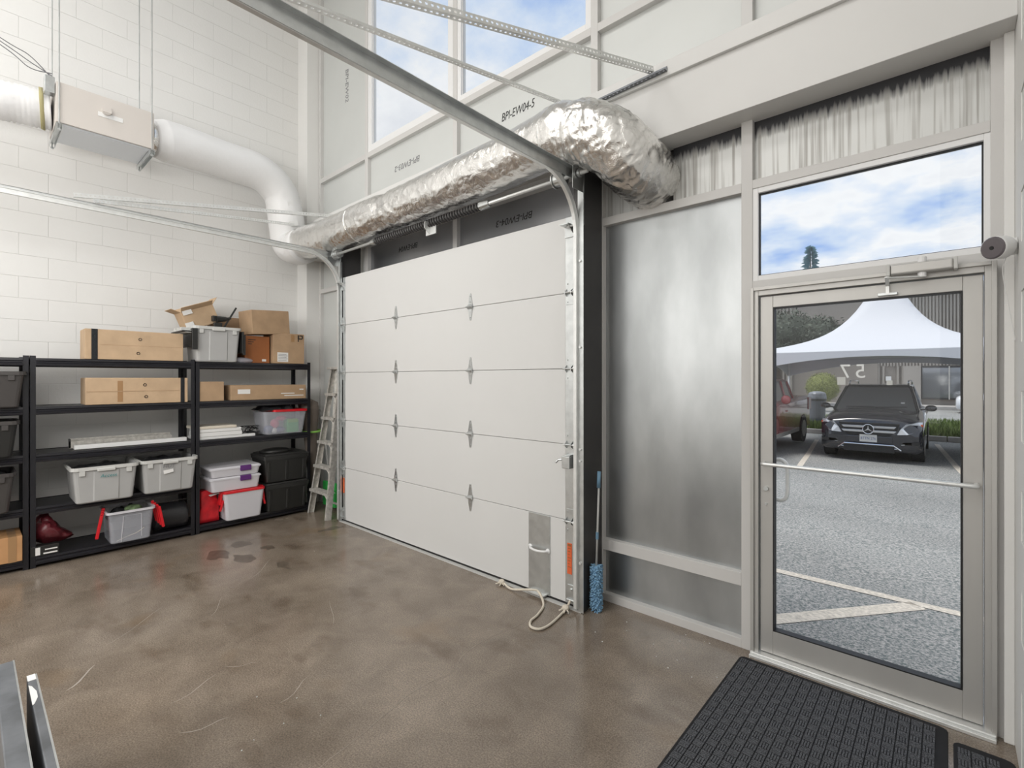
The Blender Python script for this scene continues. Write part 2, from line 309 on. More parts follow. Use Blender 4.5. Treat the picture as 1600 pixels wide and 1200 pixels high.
ORG = {}
def build(name, mb, m, parent=None, smooth=False, bevel=0, seg=2, world=True, label=None, kind=None, solid=0, sub=0, autos=None):
    me = bpy.data.meshes.new(name); o = bpy.data.objects.new(name, me); COL.objects.link(o)
    off = ORG.get(parent.name, Vector()) if (parent and world) else Vector()
    me.from_pydata([tuple(v-off) for v in mb.v], [], mb.f); me.validate()
    bm = bmesh.new(); bm.from_mesh(me); bmesh.ops.recalc_face_normals(bm, faces=bm.faces); bm.to_mesh(me); bm.free()
    me.materials.append(m if not isinstance(m, str) else M[m])
    if parent: o.parent = parent; ORG[o.name] = off
    else: ORG[o.name] = Vector()
    if smooth: me.shade_smooth()
    if solid: d = o.modifiers.new('s', 'SOLIDIFY'); d.thickness = solid; d.offset = 0
    if bevel: d = o.modifiers.new('b', 'BEVEL'); d.width = bevel; d.segments = seg; d.limit_method = 'ANGLE'; d.angle_limit = R_(35)
    if sub: d = o.modifiers.new('d', 'SUBSURF'); d.levels = sub; d.render_levels = sub
    if label: o['label'] = label
    if kind: o['kind'] = kind
    return o
def thing(name, label, cat, loc=(0,0,0), rz=0, group=None, kind=None):
    o = bpy.data.objects.new(name, None); COL.objects.link(o); o.location = loc; o.rotation_euler = (0,0,rz); o.empty_display_size = 0.1
    ORG[o.name] = Vector(loc)
    if label: o['label'] = label
    if cat: o['category'] = cat
    if group: o['group'] = group
    if kind: o['kind'] = kind
    return o
def tag(o, label, cat, group=None):
    o['label'] = label; o['category'] = cat
    if group: o['group'] = group
    return o
def text(name, s, size, m, parent, loc, rot, ext=0.0006, shear=0.0, mirror=False, label=None, width=1.0):
    cu = bpy.data.curves.new(name, 'FONT'); cu.body = s; cu.size = size; cu.extrude = ext; cu.align_x = 'CENTER'; cu.align_y = 'CENTER'; cu.shear = shear; cu.resolution_u = 3
    t = bpy.data.objects.new(name+'_tmp', cu); COL.objects.link(t)
    dg = bpy.context.evaluated_depsgraph_get(); me = bpy.data.meshes.new_from_object(t.evaluated_get(dg)); bpy.data.objects.remove(t)
    me.materials.clear(); me.materials.append(M[m])
    o = bpy.data.objects.new(name, me); COL.objects.link(o)
    off = ORG.get(parent.name, Vector()) if parent else Vector()
    mm = Matrix.Rotation(rot[2], 4, 'Z') @ Matrix.Rotation(rot[1], 4, 'Y') @ Matrix.Rotation(rot[0], 4, 'X') @ Matrix.Diagonal((-width if mirror else width, 1, 1, 1))
    me.transform(Matrix.Translation(Vector(loc)-off) @ mm)
    o.parent = parent
    if label: o['label'] = label
    return o
def catmull(P, n):
    P = [Vector(p) for p in P]; P = [2*P[0]-P[1]] + P + [2*P[-1]-P[-2]]; out = []
    for i in range(1, len(P)-2):
        for k in range(n):
            t = k/n; a, b, c, d = P[i-1:i+3]
            out.append(0.5*((2*b)+(c-a)*t+(2*a-5*b+4*c-d)*t*t+(3*b-a-3*c+d)*t**3))
    out.append(P[-2]); return out
def rrect(cx, cy, w, d, r, z, n=3):
    pts = []
    for (sx, sy, a0) in ((1,1,0),(-1,1,90),(-1,-1,180),(1,-1,270)):
        for k in range(n+1):
            a = R_(a0+90*k/n); pts.append((cx+sx*(w/2-r)+r*math.cos(a), cy+sy*(d/2-r)+r*math.sin(a), z))
    return pts

# ------------------------------------------------------------------ SETTING
def struct(name, mb, m, **k): return build(name, mb, m, kind='structure', **k)
XL, XR, YF, YB, ZC = -6.5, 0.225, 3.19, -6.0, 7.2
floor = struct('floor', MB().box(XL-0.2, XR+0.2, YB, 3.24, -0.1, 0), 'floor')
ceiling = struct('ceiling', MB().box(XL-0.2, XR+0.2, YB, 3.3, ZC, ZC+0.15), 'beam')
wall_left = struct('wall_left', MB().box(XL-0.2, XL-0.003, YB, 3.3, 0, ZC), 'mortar')
wall_back = struct('wall_back', MB().box(XL, XR, YB-0.2, YB, 0, ZC), 'paint')
wall_right = struct('wall_right', MB().box(XR+0.003, XR+0.2, YB, 2.87, 0, ZC).box(XR, XR+0.2, 2.87, 3.3, 0, ZC), 'paint')
# painted concrete blocks, each a piece of the wall
bk = MB().box(0, 0.004, 0.0006, 0.4058, 0.0006, 0.2026)
ref = None
def lay(parent, x, y, z, flip=False):
    global ref
    if ref is None:
        ref = build('block', bk, 'paint', parent, bevel=0.002, seg=2); o = ref
    else:
        o = ref.copy(); COL.objects.link(o); o.parent = parent
    o.location = (x, y, z)
    if flip: o.rotation_euler = (0, 0, math.pi); o.location = (x, y+0.4064, z)
for r_ in range(33):
    z = 3.002-15*0.2032+0.2032*r_; odd = (r_ % 2 == 0)   # course 3.002..3.205 has joints at 1.348
    y0 = (-0.278-0.2032*0) if (r_-15) % 2 == 0 else -0.4812
    nn = 8 if (r_-15) % 2 == 0 else 9
    for c in range(nn):
        if z < 0: continue
        lay(wall_left, XL-0.003, y0+0.4064*c, z)
for r_ in range(21):
    z = 3.002-15*0.2032+0.2032*r_
    if z < 0: continue
    for c in range(3): lay(wall_right, XR+0.003, 2.87-0.4064*(c+1)-(0.2032 if r_ % 2 else 0), z, True)
# pilaster + steel beam boxed in white
struct('trim_1', MB().box(XL, -6.23, 2.96, 3.21, 0, 3.18).box(XL, -6.24, 2.97, 3.21, 3.18, ZC), 'paint', bevel=0.004)
struct('trim_2', MB().box(-6.498, XR, 2.98, 3.21, 3.18, 3.65), 'beam', bevel=0.003)
struct('trim_3', MB().box(-6.236, XR-0.001, 2.955, 2.98, 3.548, 3.65), 'beam', bevel=0.003)
struct('trim_4', MB().box(0.19, XR, 3.10, 3.25, 0, 3.18), 'paint', bevel=0.004)
# curtain wall of the front
wf = thing('wall_front', None, None, (0, 3.15, 0), kind='structure')
YP, YM = 3.175, 3.13
def panel(x0, x1, z0, z1, m='panel', y=YP): return build('panel', MB().box(x0, x1, y, y+0.02, z0, z1), m, wf)
def mull(x0, x1, z0, z1, m='mullion', y0=YM): return build('mullion', MB().box(x0, x1, y0, 3.215, z0, z1), m, wf, bevel=0.002)
cols_hi = [(-6.235, -6.19), (-5.115, -5.055), (-3.56, -3.50), (-2.0, -1.94), (-0.931, -0.868), (0.156, 0.206)]
cols_lo = [(-6.235, -6.19), (-5.115, -5.055), (-3.56, -3.50), (-1.975, -1.895), (-0.931, -0.868), (0.148, 0.206)]
RAIL = (4.215, 4.275)
for i, (a, b) in enumerate(cols_hi): mull(a, b, 3.64, ZC)
for i, (a, b) in enumerate(cols_lo): mull(a, b, 0, 3.185)
for i in range(5):
    a, b = cols_hi[i][1], cols_hi[i+1][0]
    mull(a, b, *RAIL)
    panel(a, b, 3.6, RAIL[0], 'panel')
    if i not in (1, 2): panel(a, b, RAIL[1], ZC)
for i in range(5):
    a, b = cols_lo[i][1], cols_lo[i+1][0]
    if i < 4: mull(a, b, 2.757, 2.815)
    if i == 0: panel(a, b, 0, 2.757, 'panel'); panel(a, b, 2.815, 3.2, 'panel')
    elif i in (1, 2): panel(a, b, 0, 2.757, 'galv_sheet'); panel(a, b, 2.815, 3.2, 'plate')
    elif i == 3:
        mull(a, b, 0.375, 0.455); mull(a, b, 0, 0.055); panel(a, b, 0.455, 2.757, 'galv_sheet'); panel(a, b, 0.055, 0.375, 'galv_sheet')
        # back pan above, cut open for the duct
        h0, h1 = -1.62, -1.375
        panel(a, h0, 2.815, 3.2, 'stained'); panel(h1, b, 2.815, 3.2, 'stained')
    elif i == 4: panel(a, b, 2.815, 3.2, 'stained'); mull(a, b, 2.765, 2.818); mull(a, b, 2.148, 2.213)
build('duct_opening', MB().box(-1.62, -1.375, 3.19, 3.215, 2.815, 3.2), 'dark', wf)
# dark tubes each side of the garage door
for x0, x1 in ((-1.975, -1.90), (-5.27, -5.195)):
    build('steel_jamb', MB().box(x0, x1, 2.93, 3.125, 0, 3.18).box(x0, x0+0.05 if x0 > -3 else x1, 2.868, 2.93, 0, 3.18), 'dark', wf, bevel=0.003)
build('steel_jamb', MB().box(-1.905, -1.893, 2.868, 2.93, 0, 3.18), 'dark', wf)
# windows
def window(name, x0, x1, z0, z1, fr=0.03, m='mull_white', shade=True):
    w = thing(name, None, None, (x0, 3.16, z0), kind='structure')
    f = MB(); y0, y1 = 3.135, 3.2
    f.box(x0, x0+fr, y0, y1, z0, z1).box(x1-fr, x1, y0, y1, z0, z1).box(x0+fr, x1-fr, y0, y1, z0, z0+fr).box(x0+fr, x1-fr, y0, y1, z1-fr, z1)
    build('window_frame', f, m, w, bevel=0.002)
    g = 0.006; ff = MB(); a, b, c, d = x0+fr, x1-fr, z0+fr, z1-fr
    ff.box(a, a+g, 3.155, 3.175, c, d).box(b-g, b, 3.155, 3.175, c, d).box(a+g, b-g, 3.155, 3.175, c, c+g).box(a+g, b-g, 3.155, 3.175, d-g, d)
    build('gasket', ff, 'black' if shade else m, w)
    build('window_pane', MB().box(a+g, b-g, 3.16, 3.168, c+g, d-g), 'glass', w)
    return w
window('window_1', -5.055, -3.56, 4.275, 6.9, 0.075, shade=False)
window('window_2', -3.50, -2.0, 4.275, 6.9, 0.05, shade=False)
window('window_3', -0.868, 0.156, 2.213, 2.765, 0.03)

# writing on the back pans (marker)
ink = lambda s, x, z, sz, rz_, mir=False, k='ink_grey', w=1.0, y=YP: text('marking', s, sz, k, wf, (x, y-0.0012, z), (R_(90), rz_, 0), shear=0.2, mirror=mir, width=w)
ink('BPI-EW04-5', -2.77, 3.945, 0.105, 0, False, 'ink', 0.72)
ink('BPI-EW03-2', -4.35, 3.955, 0.09, R_(180))
ink('BPI-EW04-3', -2.81, 3.02, 0.085, R_(180), False, 'ink')
ink('BPI-EW04', -4.33, 3.05, 0.08, R_(180), False, 'ink')
ink('BPI-EW02', -5.60, 5.30, 0.10, R_(90))

# entry door
d1 = thing('door_1', None, None, (-0.35, 3.14, 0), kind='structure')
fr = MB(); fr.box(-0.868, -0.828, 3.10, 3.20, 0.0, 2.15).box(0.128, 0.165, 3.10, 3.20, 0.0, 2.15).box(-0.828, 0.128, 3.10, 3.20, 2.118, 2.15)
fr.box(-0.868, -0.85, 3.085, 3.10, 0, 2.165).box(0.15, 0.168, 3.085, 3.10, 0, 2.165).box(-0.85, 0.15, 3.085, 3.10, 2.147, 2.165)
build('door_frame', fr, 'door_al', d1, bevel=0.002)
build('threshold', MB().box(-0.868, 0.165, 3.055, 3.24, 0.0, 0.018).box(-0.868, 0.165, 3.075, 3.2, 0.018, 0.028), 'galv_bright', d1, bevel=0.003)
ya, yb = 3.12, 3.165
build('stile', MB().box(-0.822, -0.754, ya, yb, 0.032, 2.112), 'door_al', d1, bevel=0.003)
build('stile', MB().box(0.054, 0.124, ya, yb, 0.032, 2.112), 'door_al', d1, bevel=0.003)
build('top_rail', MB().box(-0.754, 0.054, ya, yb, 2.045, 2.112), 'door_al', d1, bevel=0.002)
build('bottom_rail', MB().box(-0.754, 0.054, ya, yb, 0.032, 0.166), 'door_al', d1, bevel=0.002)
g = MB(); a, b, c, d = -0.754, 0.054, 0.166, 2.045; w_ = 0.007
g.box(a, a+w_, ya-0.002, yb, c, d).box(b-w_, b, ya-0.002, yb, c, d).box(a+w_, b-w_, ya-0.002, yb, c, c+w_).box(a+w_, b-w_, ya-0.002, yb, d-w_, d)
build('gasket', g, 'black', d1)
build('door_pane', MB().box(a+w_, b-w_, 3.138, 3.146, c+w_, d-w_), 'glass', d1)
pb = catmull([(-0.80, 3.118, 1.138), (-0.80, 3.075, 1.138), (-0.77, 3.068, 1.138)], 4)+catmull([(0.06, 3.068, 1.138), (0.10, 3.075, 1.138), (0.10, 3.118, 1.138)], 4)
build('push_bar', MB().tube(pb, 0.011, 10), 'galv_bright', d1, smooth=True)
ph = catmull([(-0.775, 3.165, 1.145), (-0.775, 3.215, 1.145), (-0.735, 3.22, 1.15), (-0.705, 3.22, 1.12), (-0.70, 3.22, 1.03), (-0.705, 3.22, 0.94), (-0.735, 3.22, 0.912), (-0.775, 3.215, 0.917), (-0.775, 3.165, 0.917)], 5)
build('pull_handle', MB().tube(ph, 0.0125, 8), 'white', d1, smooth=True)
build('lock_cylinder', MB().cyl((-0.79, 3.12, 0.99), (-0.79, 3.108, 0.99), 0.013).cyl((-0.79, 3.12, 0.90), (-0.79, 3.112, 0.90), 0.006), 'galv', d1)
# closer: body on the header, arm down to the leaf
cl = build('door_closer', MB().box(-0.21, 0.022, 3.035, 3.085, 2.142, 2.19), 'door_al', d1, bevel=0.008, seg=3)
build('end_cap', MB().box(-0.225, -0.21, 3.03, 3.085, 2.138, 2.195).box(0.022, 0.037, 3.03, 3.085, 2.138, 2.195), 'bin_rim', cl, bevel=0.003)
build('pinion', MB().cyl((-0.09, 3.06, 2.12), (-0.09, 3.06, 2.215), 0.017), 'mull_white', cl)
build('arm', MB().bar((-0.09, 3.06, 2.122), (-0.22, 2.99, 2.122), 0.02, 0.006).bar((-0.22, 2.99, 2.126), (-0.225, 3.10, 2.10), 0.016, 0.005).box(-0.232, -0.218, 3.098, 3.104, 2.06, 2.115), 'galv_bright', cl)
build('arm_bracket', MB().box(-0.265, -0.185, 3.10, 3.12, 2.052, 2.066), 'galv', cl, bevel=0.002)
# number and sticker on the outside of the glass (seen reversed from indoors)
text('unit_number', '5', 0.105, 'white', d1, (-0.343, 3.15, 1.667), (R_(90), 0, 0), mirror=True, ext=0.0003)
text('unit_number', '7', 0.105, 'white', d1, (-0.408, 3.15, 1.667), (R_(90), 0, 0), mirror=True, ext=0.0003)
build('glass_sticker', MB().box(-0.445, -0.408, 3.1475, 3.1485, 1.598, 1.64), 'bin_rim', d1)
build('glass_sticker', MB().box(-0.232, -0.208, 3.1475, 3.1485, 1.598, 1.622), 'bin_rim', d1)

# garage door
d2 = thing('door_2', None, None, (-3.57, 2.9, 0), kind='structure')
GX0, GX1 = -5.115, -2.052
seams = [0.022, 0.615, 1.16, 1.702, 2.246, 2.79]
secs = []
for i in range(5):
    s_ = build('section', MB().box(GX0, GX1, 2.88, 2.925, seams[i]+0.0015, seams[i+1]-0.0015), 'door_white', d2, bevel=0.003, seg=2); secs.append(s_)
    for x0, x1 in ((GX1, -1.955), (GX0-0.045, GX0)):
        build('end_stile', MB().box(x0, x1, 2.876, 2.926, seams[i]+0.002, seams[i+1]-0.002), 'galv', s_, bevel=0.002)
def hinge(x, z, sec, s=1.0):
    h = MB(); y = 2.878
    h.prism([(x-0.022*s, z+0.012), (x-0.008, z+0.095*s), (x+0.008, z+0.095*s), (x+0.022*s, z+0.012)], y-0.004, y, 'y')
    h.prism([(x-0.022*s, z-0.012), (x+0.022*s, z-0.012), (x+0.008, z-0.095*s), (x-0.008, z-0.095*s)], y-0.004, y, 'y')
    h.prism([(y, z+0.022), (y-0.028, z), (y, z-0.022)], x-0.024*s, x+0.024*s, 'x')
    h.cyl((x-0.030*s, y-0.020, z), (x+0.030*s, y-0.020, z), 0.008, 8)
    for dz in (0.075, 0.035, -0.035, -0.075): h.cyl((x, y-0.009, z+dz*s), (x, y-0.002, z+dz*s), 0.005, 6)
    build('hinge', h, 'galv', sec)
def roller(x, z, sec, side):
    h = MB(); y = 2.876
    h.box(x-0.03, x+0.03, y-0.004, y, z-0.085, z+0.085)
    h.prism([(y, z+0.03), (y-0.03, z+0.008), (y-0.03, z-0.012), (y, z-0.03)], x-0.028, x-0.024, 'x').prism([(y, z+0.03), (y-0.03, z+0.008), (y-0.03, z-0.012), (y, z-0.03)], x+0.024, x+0.028, 'x')
    h.cyl((x-0.045, y-0.022, z), (x+0.05, y-0.022, z), 0.007, 8); xr = x+0.055*side
    h.cyl((xr-0.006, y-0.022, z), (xr+0.006, y-0.022, z), 0.021, 12)
    h.cyl((x-0.02, y-0.010, z+0.065), (x-0.02, y, z+0.065), 0.006, 6).cyl((x-0.02, y-0.010, z-0.065), (x-0.02, y, z-0.065), 0.006, 6)
    build('roller_hinge', h, 'galv', sec)
for i in range(1, 5):
    for x in (-4.13, -3.045): hinge(x, seams[i], secs[i-1], 1.2)
    roller(-2.010, seams[i], secs[i-1], 1); roller(-5.138, seams[i], secs[i-1], -1)
# top and bottom fixtures
for x in (-1.995, -5.138):
    build('top_bracket', MB().box(x-0.055, x+0.02, 2.80, 2.876, 2.715, 2.722).box(x-0.055, x+0.02, 2.868, 2.876, 2.64, 2.722).prism([(2.876, 2.66), (2.80, 2.715), (2.876, 2.715)], x+0.012, x+0.018, 'x').cyl((x-0.01, 2.83, 2.705), (x+0.05, 2.83, 2.705), 0.008, 8), 'galv', secs[4])
    build('bottom_bracket', MB().box(x-0.035, x+0.03, 2.868, 2.876, 0.03, 0.16).cyl((x-0.03, 2.86, 0.06), (x+0.05, 2.86, 0.06), 0.008, 8).cyl((x, 2.868, 0.13), (x, 2.858, 0.13), 0.009, 8), 'galv', secs[0])
pl = build('lift_plate', MB().box(-2.392, -2.19, 2.872, 2.88, 0.024, 0.612), 'galv', secs[0], bevel=0.001)
hd = catmull([(-2.375, 2.872, 0.352), (-2.35, 2.845, 0.352), (-2.29, 2.832, 0.35), (-2.23, 2.845, 0.352), (-2.205, 2.872, 0.352)], 6)
build('lift_handle', MB().tube(hd, 0.009, 8).cyl((-2.375, 2.873, 0.352), (-2.375, 2.866, 0.352), 0.02, 10).cyl((-2.205, 2.873, 0.352), (-2.205, 2.866, 0.352), 0.02, 10), 'mull_white', secs[0], smooth=True)
build('step_plate', MB().box(-2.375, -2.215, 2.825, 2.88, 0.022, 0.030), 'galv_bright', secs[0])
build('latch_box', MB().box(-2.03, -1.965, 2.80, 2.87, 1.0, 1.085).box(-2.02, -1.97, 2.81, 2.876, 1.085, 1.095), 'galv', secs[1], bevel=0.004)
build('latch_lever', MB().tube(catmull([(-2.03, 2.81, 1.06), (-2.06, 2.80, 1.055), (-2.075, 2.79, 1.035)], 4), 0.008, 8), 'galv', secs[1], smooth=True)
for x0, x1, z0, z1 in ((-2.034, -1.994, 0.235, 0.455), (-5.152, -5.122, 0.33, 0.50)):
    st = build('warning_sticker', MB().box(x0, x1, 2.8735, 2.8755, z0, z1), 'orange', secs[0])
    lm = MB()
    for k in range(7): lm.box(x0+0.006, x1-0.006-0.006*(k % 3), 2.8728, 2.8735, z1-0.04-0.022*k, z1-0.034-0.022*k)
    lm.box(x0+0.004, x1-0.004, 2.8728, 2.8735, z1-0.022, z1-0.006)
    build('sticker_print', lm, 'card_red', st)
build('bottom_seal', MB().box(GX0-0.04, -1.955, 2.885, 2.925, 0.004, 0.022), 'black', d2)
struct('trim_5', MB().box(-5.2, -1.90, 2.845, 2.98, 0.0, 0.006), 'bin_rim')

# ------------------------------------------------------------------ TRACKS
def track(name, label, xt, side, xw0, xw1):
    t = thing(name, label, 'door track', (xt, 2.85, 0))
    R0, zt, yv = 0.38, 3.02, 2.842
    path = [(xt, yv, 0.03), (xt, yv, zt-R0)]
    for k in range(1, 13):
        a = math.pi/2*k/12; path.append((xt, yv-R0+R0*math.cos(a), zt-R0+R0*math.sin(a)))
    path.append((xt, -1.0, zt)); path = [Vector(p) for p in path]
    prof = [(-0.012, 0.021), (0.012, 0.021), (0.014, 0.018), (0.014, -0.018), (0.012, -0.021), (-0.012, -0.021), (-0.012, -0.018), (0.0105, -0.017), (0.0105, 0.017), (-0.012, 0.018)]
    rings = []
    for i, p in enumerate(path):
        T = (path[min(i+1, len(path)-1)]-path[max(i-1, 0)]).normalized(); B = Vector((1, 0, 0))*side; Nn = T.cross(Vector((1, 0, 0))).normalized()
        rings.append([p+B*a+Nn*b for a, b in prof])
    build('rail', MB().loft(rings), 'galv_bright', t)
    # reinforcing angle along the horizontal run
    xo = xt+side*0.017
    x2, x3 = sorted((xo, xo+side*0.003)); x4, x5 = sorted((xo, xo+side*0.034))
    build('reinforcing_angle', MB().box(x2, x3, -1.0, 2.86, zt-0.02, zt+0.045).box(x4, x5, -1.0, 2.86, zt+0.042, zt+0.045), 'galv', t)
    # wall angle beside the vertical rail
    w = MB().box(xw0, xw1, 2.846, 2.85, 0.005, 2.965); xi = xw0 if side > 0 else xw1-0.004
    w.box(xi, xi+0.004, 2.85, 2.868, 0.005, 2.965); build('wall_angle', w, 'galv', t)
    for z in (0.35, 1.06, 1.14, 1.85, 2.45):
        xm = (xw0+xw1)/2; build('bolt', MB().cyl((xm, 2.846, z), (xm, 2.834, z), 0.009, 6), 'galv_bright', t)
    # drum + bearing plate on top
    b = MB().box(xw0, xw0+0.004 if side > 0 else xw1, 2.74, 2.86, 2.93, 3.10) if False else MB()
    bx = xw1-0.006 if side > 0 else xw0
    b.box(bx, bx+0.005, 2.72, 2.86, 2.92, 3.10).box(min(xw0, xw1), max(xw0, xw1), 2.853, 2.857, 2.70, 3.10)
    build('bearing_plate', b, 'galv', t)
    return t
track('door_track', 'galvanised garage door track curving overhead, the right hand one by the dark column', -1.932, 1, -1.925, -1.878)
track('door_track', 'galvanised garage door track curving overhead, the left hand one beside the ladder', -5.18, -1, -5.22, -5.165)
# torsion shaft with spring
ts = thing('torsion_shaft', 'grey torsion bar with a dark coil spring above the garage door', 'torsion shaft', (-3.5, 2.78, 3.03))
build('shaft', MB().cyl((-5.24, 2.78, 3.03), (-1.80, 2.78, 3.03), 0.014, 12), 'galv_bright', ts, smooth=True)
hx = []
for k in range(46*10+1):
    a = 2*math.pi*k/10; x = -4.36+1.56*k/460; hx.append((x, 2.78+0.026*math.cos(a), 3.03+0.026*math.sin(a)))
build('spring', MB().tube(hx, 0.011, 5), 'dark', ts, smooth=True)
build('spring_cone', MB().cyl((-2.82, 2.78, 3.03), (-2.72, 2.78, 3.03), 0.036, 12, 0.026), 'galv', ts)
build('spring_cone', MB().cyl((-4.42, 2.78, 3.03), (-4.33, 2.78, 3.03), 0.026, 12, 0.036), 'galv', ts)
build('centre_bracket', MB().box(-3.54, -3.40, 2.79, 2.80, 2.93, 3.06).prism([(2.80, 2.93), (2.73, 2.98), (2.735, 3.04), (2.80, 3.06)], -3.49, -3.482, 'x'), 'galv_bright', ts)
for x in (-2.02, -5.09):
    build('cable_drum', MB().cyl((x-0.045, 2.78, 3.03), (x+0.035, 2.78, 3.03), 0.046, 20).cyl((x-0.055, 2.78, 3.03), (x-0.047, 2.78, 3.03), 0.056, 20), 'galv', ts, smooth=False)
build('shaft_collar', MB().cyl((-1.873, 2.78, 3.03), (-1.855, 2.78, 3.03), 0.028, 12), 'galv', ts)

# slotted angles
def slotted(name, label, p0, p1, up, group=None, wl=0.032, m='galv_bright', flip=1):
    p0 = Vector(p0); p1 = Vector(p1); D = p1-p0; Ln = D.length; D.normalize(); U = Vector(up); U = (U-D*U.dot(D)).normalized(); S = D.cross(U).normalized()*flip
    pitch = 0.030; n = int(Ln/pitch); mb = MB()
    for W in (U, S):
        for k in range(n):
            c = p0+D*(k+0.5)*pitch+W*wl*0.52; q = pitch/2
            out = [c+D*q, c+D*q+W*wl*0.48, c+W*wl*0.48, c-D*q+W*wl*0.48, c-D*q, c-D*q-W*wl*0.52, c-W*wl*0.52, c+D*q-W*wl*0.52]
            inn = [c+D*(0.0075*math.cos(2*math.pi*j/8))+W*(0.0065*math.sin(2*math.pi*j/8)) for j in range(8)]
            mb.add(out+inn, [(j, (j+1) % 8, 8+(j+1) % 8, 8+j) for j in range(8)])
    o = build(name, mb, m, None, solid=0.0022, world=False); c0 = p0
    o.data.transform(Matrix.Translation(-c0)); o.location = c0
    return tag(o, label, 'slotted angle', group)
TR = Vector((-1.91, 0.5, 3.075)); TL = Vector((-5.2, 0.55, 3.08))
slotted('slotted_angle', 'perforated steel brace from the right door track to the beam, upper of the two', (-1.40, 2.93, 3.595), TR+Vector((0, -0.1, 0)), (0, 0, 1))
slotted('slotted_angle', 'perforated steel brace ending on the silver duct, lower of the two by the right track', (-2.05, 2.93, 3.60), TR+Vector((-0.05, 0.05, 0)), (0, 0, 1), flip=-1)
slotted('slotted_angle', 'short dark perforated steel angle bolted along the white beam', (-1.83, 2.950, 3.560), (-1.30, 2.950, 3.575), (0, 0, 1), m='rail_grey')
slotted('slotted_angle', 'perforated brace across the white duct, upper of the two above the left track', (-5.36, 2.93, 3.53), TL, (0, 0, 1))
slotted('slotted_angle', 'thin perforated brace across the white duct, lower of the two above the left track', (-6.02, 2.93, 3.545), TL+Vector((0.02, 0.12, -0.02)), (0, 0, 1), flip=-1)
slotted('slotted_angle', 'short perforated steel angle on the beam above the shelving corner', (-6.16, 2.950, 3.50), (-5.34, 2.950, 3.53), (0, 0, 1), flip=-1)
hg = MB().box(-1.905, -1.875, 0.62, 0.66, 3.06, 3.6)
# ------------------------------------------------------------------ DUCTS
nz3 = noise.noise
def foil_disp(q, t, an):
    low = min(1.0, max(0.0, (3.33-q.z)/0.16)); el = max(0, 1-abs(t-0.66)/0.10)+max(0, (t-0.70)/0.3)*1.3+0.8*max(0, 1-abs(t-0.24)/0.05)
    a = min(1.6, 0.25+0.75*low+el)
    k = abs(nz3(Vector((q.x*7, q.y*16, q.z*16)))); k2 = abs(nz3(Vector((q.x*24+5, q.y*30, q.z*30))))
    big = nz3(Vector((q.x*1.8, q.y*2.2, q.z*2.2)))
    cre = max(0, 1-4*abs(nz3(Vector((q.x*16, an*1.1, q.y*5)))))
    return 0.014*big - a*(0.011*k + 0.006*k2) - 0.008*cre*min(1, el)
sd = thing('foil_duct', 'crinkled silver foil insulated duct along the beam above the garage door', 'duct', (-4, 2.75, 3.22))
path = catmull([(-6.0, 2.70, 3.26), (-5.5, 2.74, 3.255), (-4.5, 2.77, 3.26), (-3.4, 2.77, 3.27), (-2.6, 2.76, 3.28), (-2.15, 2.74, 3.30), (-1.86, 2.72, 3.275), (-1.64, 2.78, 3.165), (-1.53, 2.93, 3.03), (-1.51, 3.13, 2.985), (-1.51, 3.2, 2.98)], 48)
rf = lambda t: 0.190+0.018*max(0, min(1, (t-0.5)/0.1))-0.018*max(0, 1-abs(t-0.60)/0.02)-0.012*max(0, 1-abs(t-0.24)/0.012)-(0.03*max(0, (t-0.85)/0.15))
build('foil_wrap', MB().tube(path, 0.2, 96, True, rf, foil_disp), 'foil', sd, smooth=True)
def ring_pts(c, ax, r, n=24):
    ax = Vector(ax).normalized(); a = ax.cross(Vector((0, 0, 1))).normalized(); b = ax.cross(a)
    return [Vector(c)+(a*math.cos(2*math.pi*k/n)+b*math.sin(2*math.pi*k/n))*r for k in range(n+1)]
build('strap', MB().tube(ring_pts((-2.03, 2.735, 3.295), (1, -0.02, -0.05), 0.205), 0.007, 6).bar((-2.03, 2.76, 3.47), (-1.93, 2.95, 3.58), 0.02, 0.004), 'white', sd)
build('strap', MB().tube(ring_pts((-4.62, 2.768, 3.26), (1, 0, 0), 0.190), 0.006, 6), 'foil', sd)
wd = thing('white_duct', 'white wrapped duct coming along the block wall and bending down to the foil duct', 'duct', (-6, 2, 3.9))
def w_disp(q, t, an):
    el = max(0, 1-abs(t-0.52)/0.14)+max(0, 1-abs(t-0.9)/0.12)
    return 0.010*nz3(q*3)-0.014*abs(nz3(q*8))*(0.3+el)
path = catmull([(-5.99, 1.26, 4.06), (-6.03, 1.5, 4.09), (-6.08, 2.0, 4.09), (-6.10, 2.34, 4.07), (-6.12, 2.56, 3.92), (-6.13, 2.64, 3.68), (-6.13, 2.67, 3.46), (-6.12, 2.69, 3.31), (-5.97, 2.70, 3.24), (-5.78, 2.71, 3.235)], 16)
build('vinyl_wrap', MB().tube(path, 0.2, 40, True, lambda t: 0.205-0.03*max(0, 1-abs(t-0.0)/0.05), w_disp), 'duct_white', wd, smooth=True)
build('collar', MB().cyl((-5.99, 1.22, 4.06), (-6.0, 1.28, 4.06), 0.15, 24), 'foil', wd)
build('tape_patch', MB().obox((-5.925, 2.66, 3.52), (0.008, 0.10, 0.06), Matrix.Rotation(0.4, 3, 'X')), 'white', wd)
build('tape_patch', MB().obox((-5.93, 2.62, 3.75), (0.006, 0.07, 0.05), Matrix.Rotation(0.2, 3, 'X')), 'white', wd)
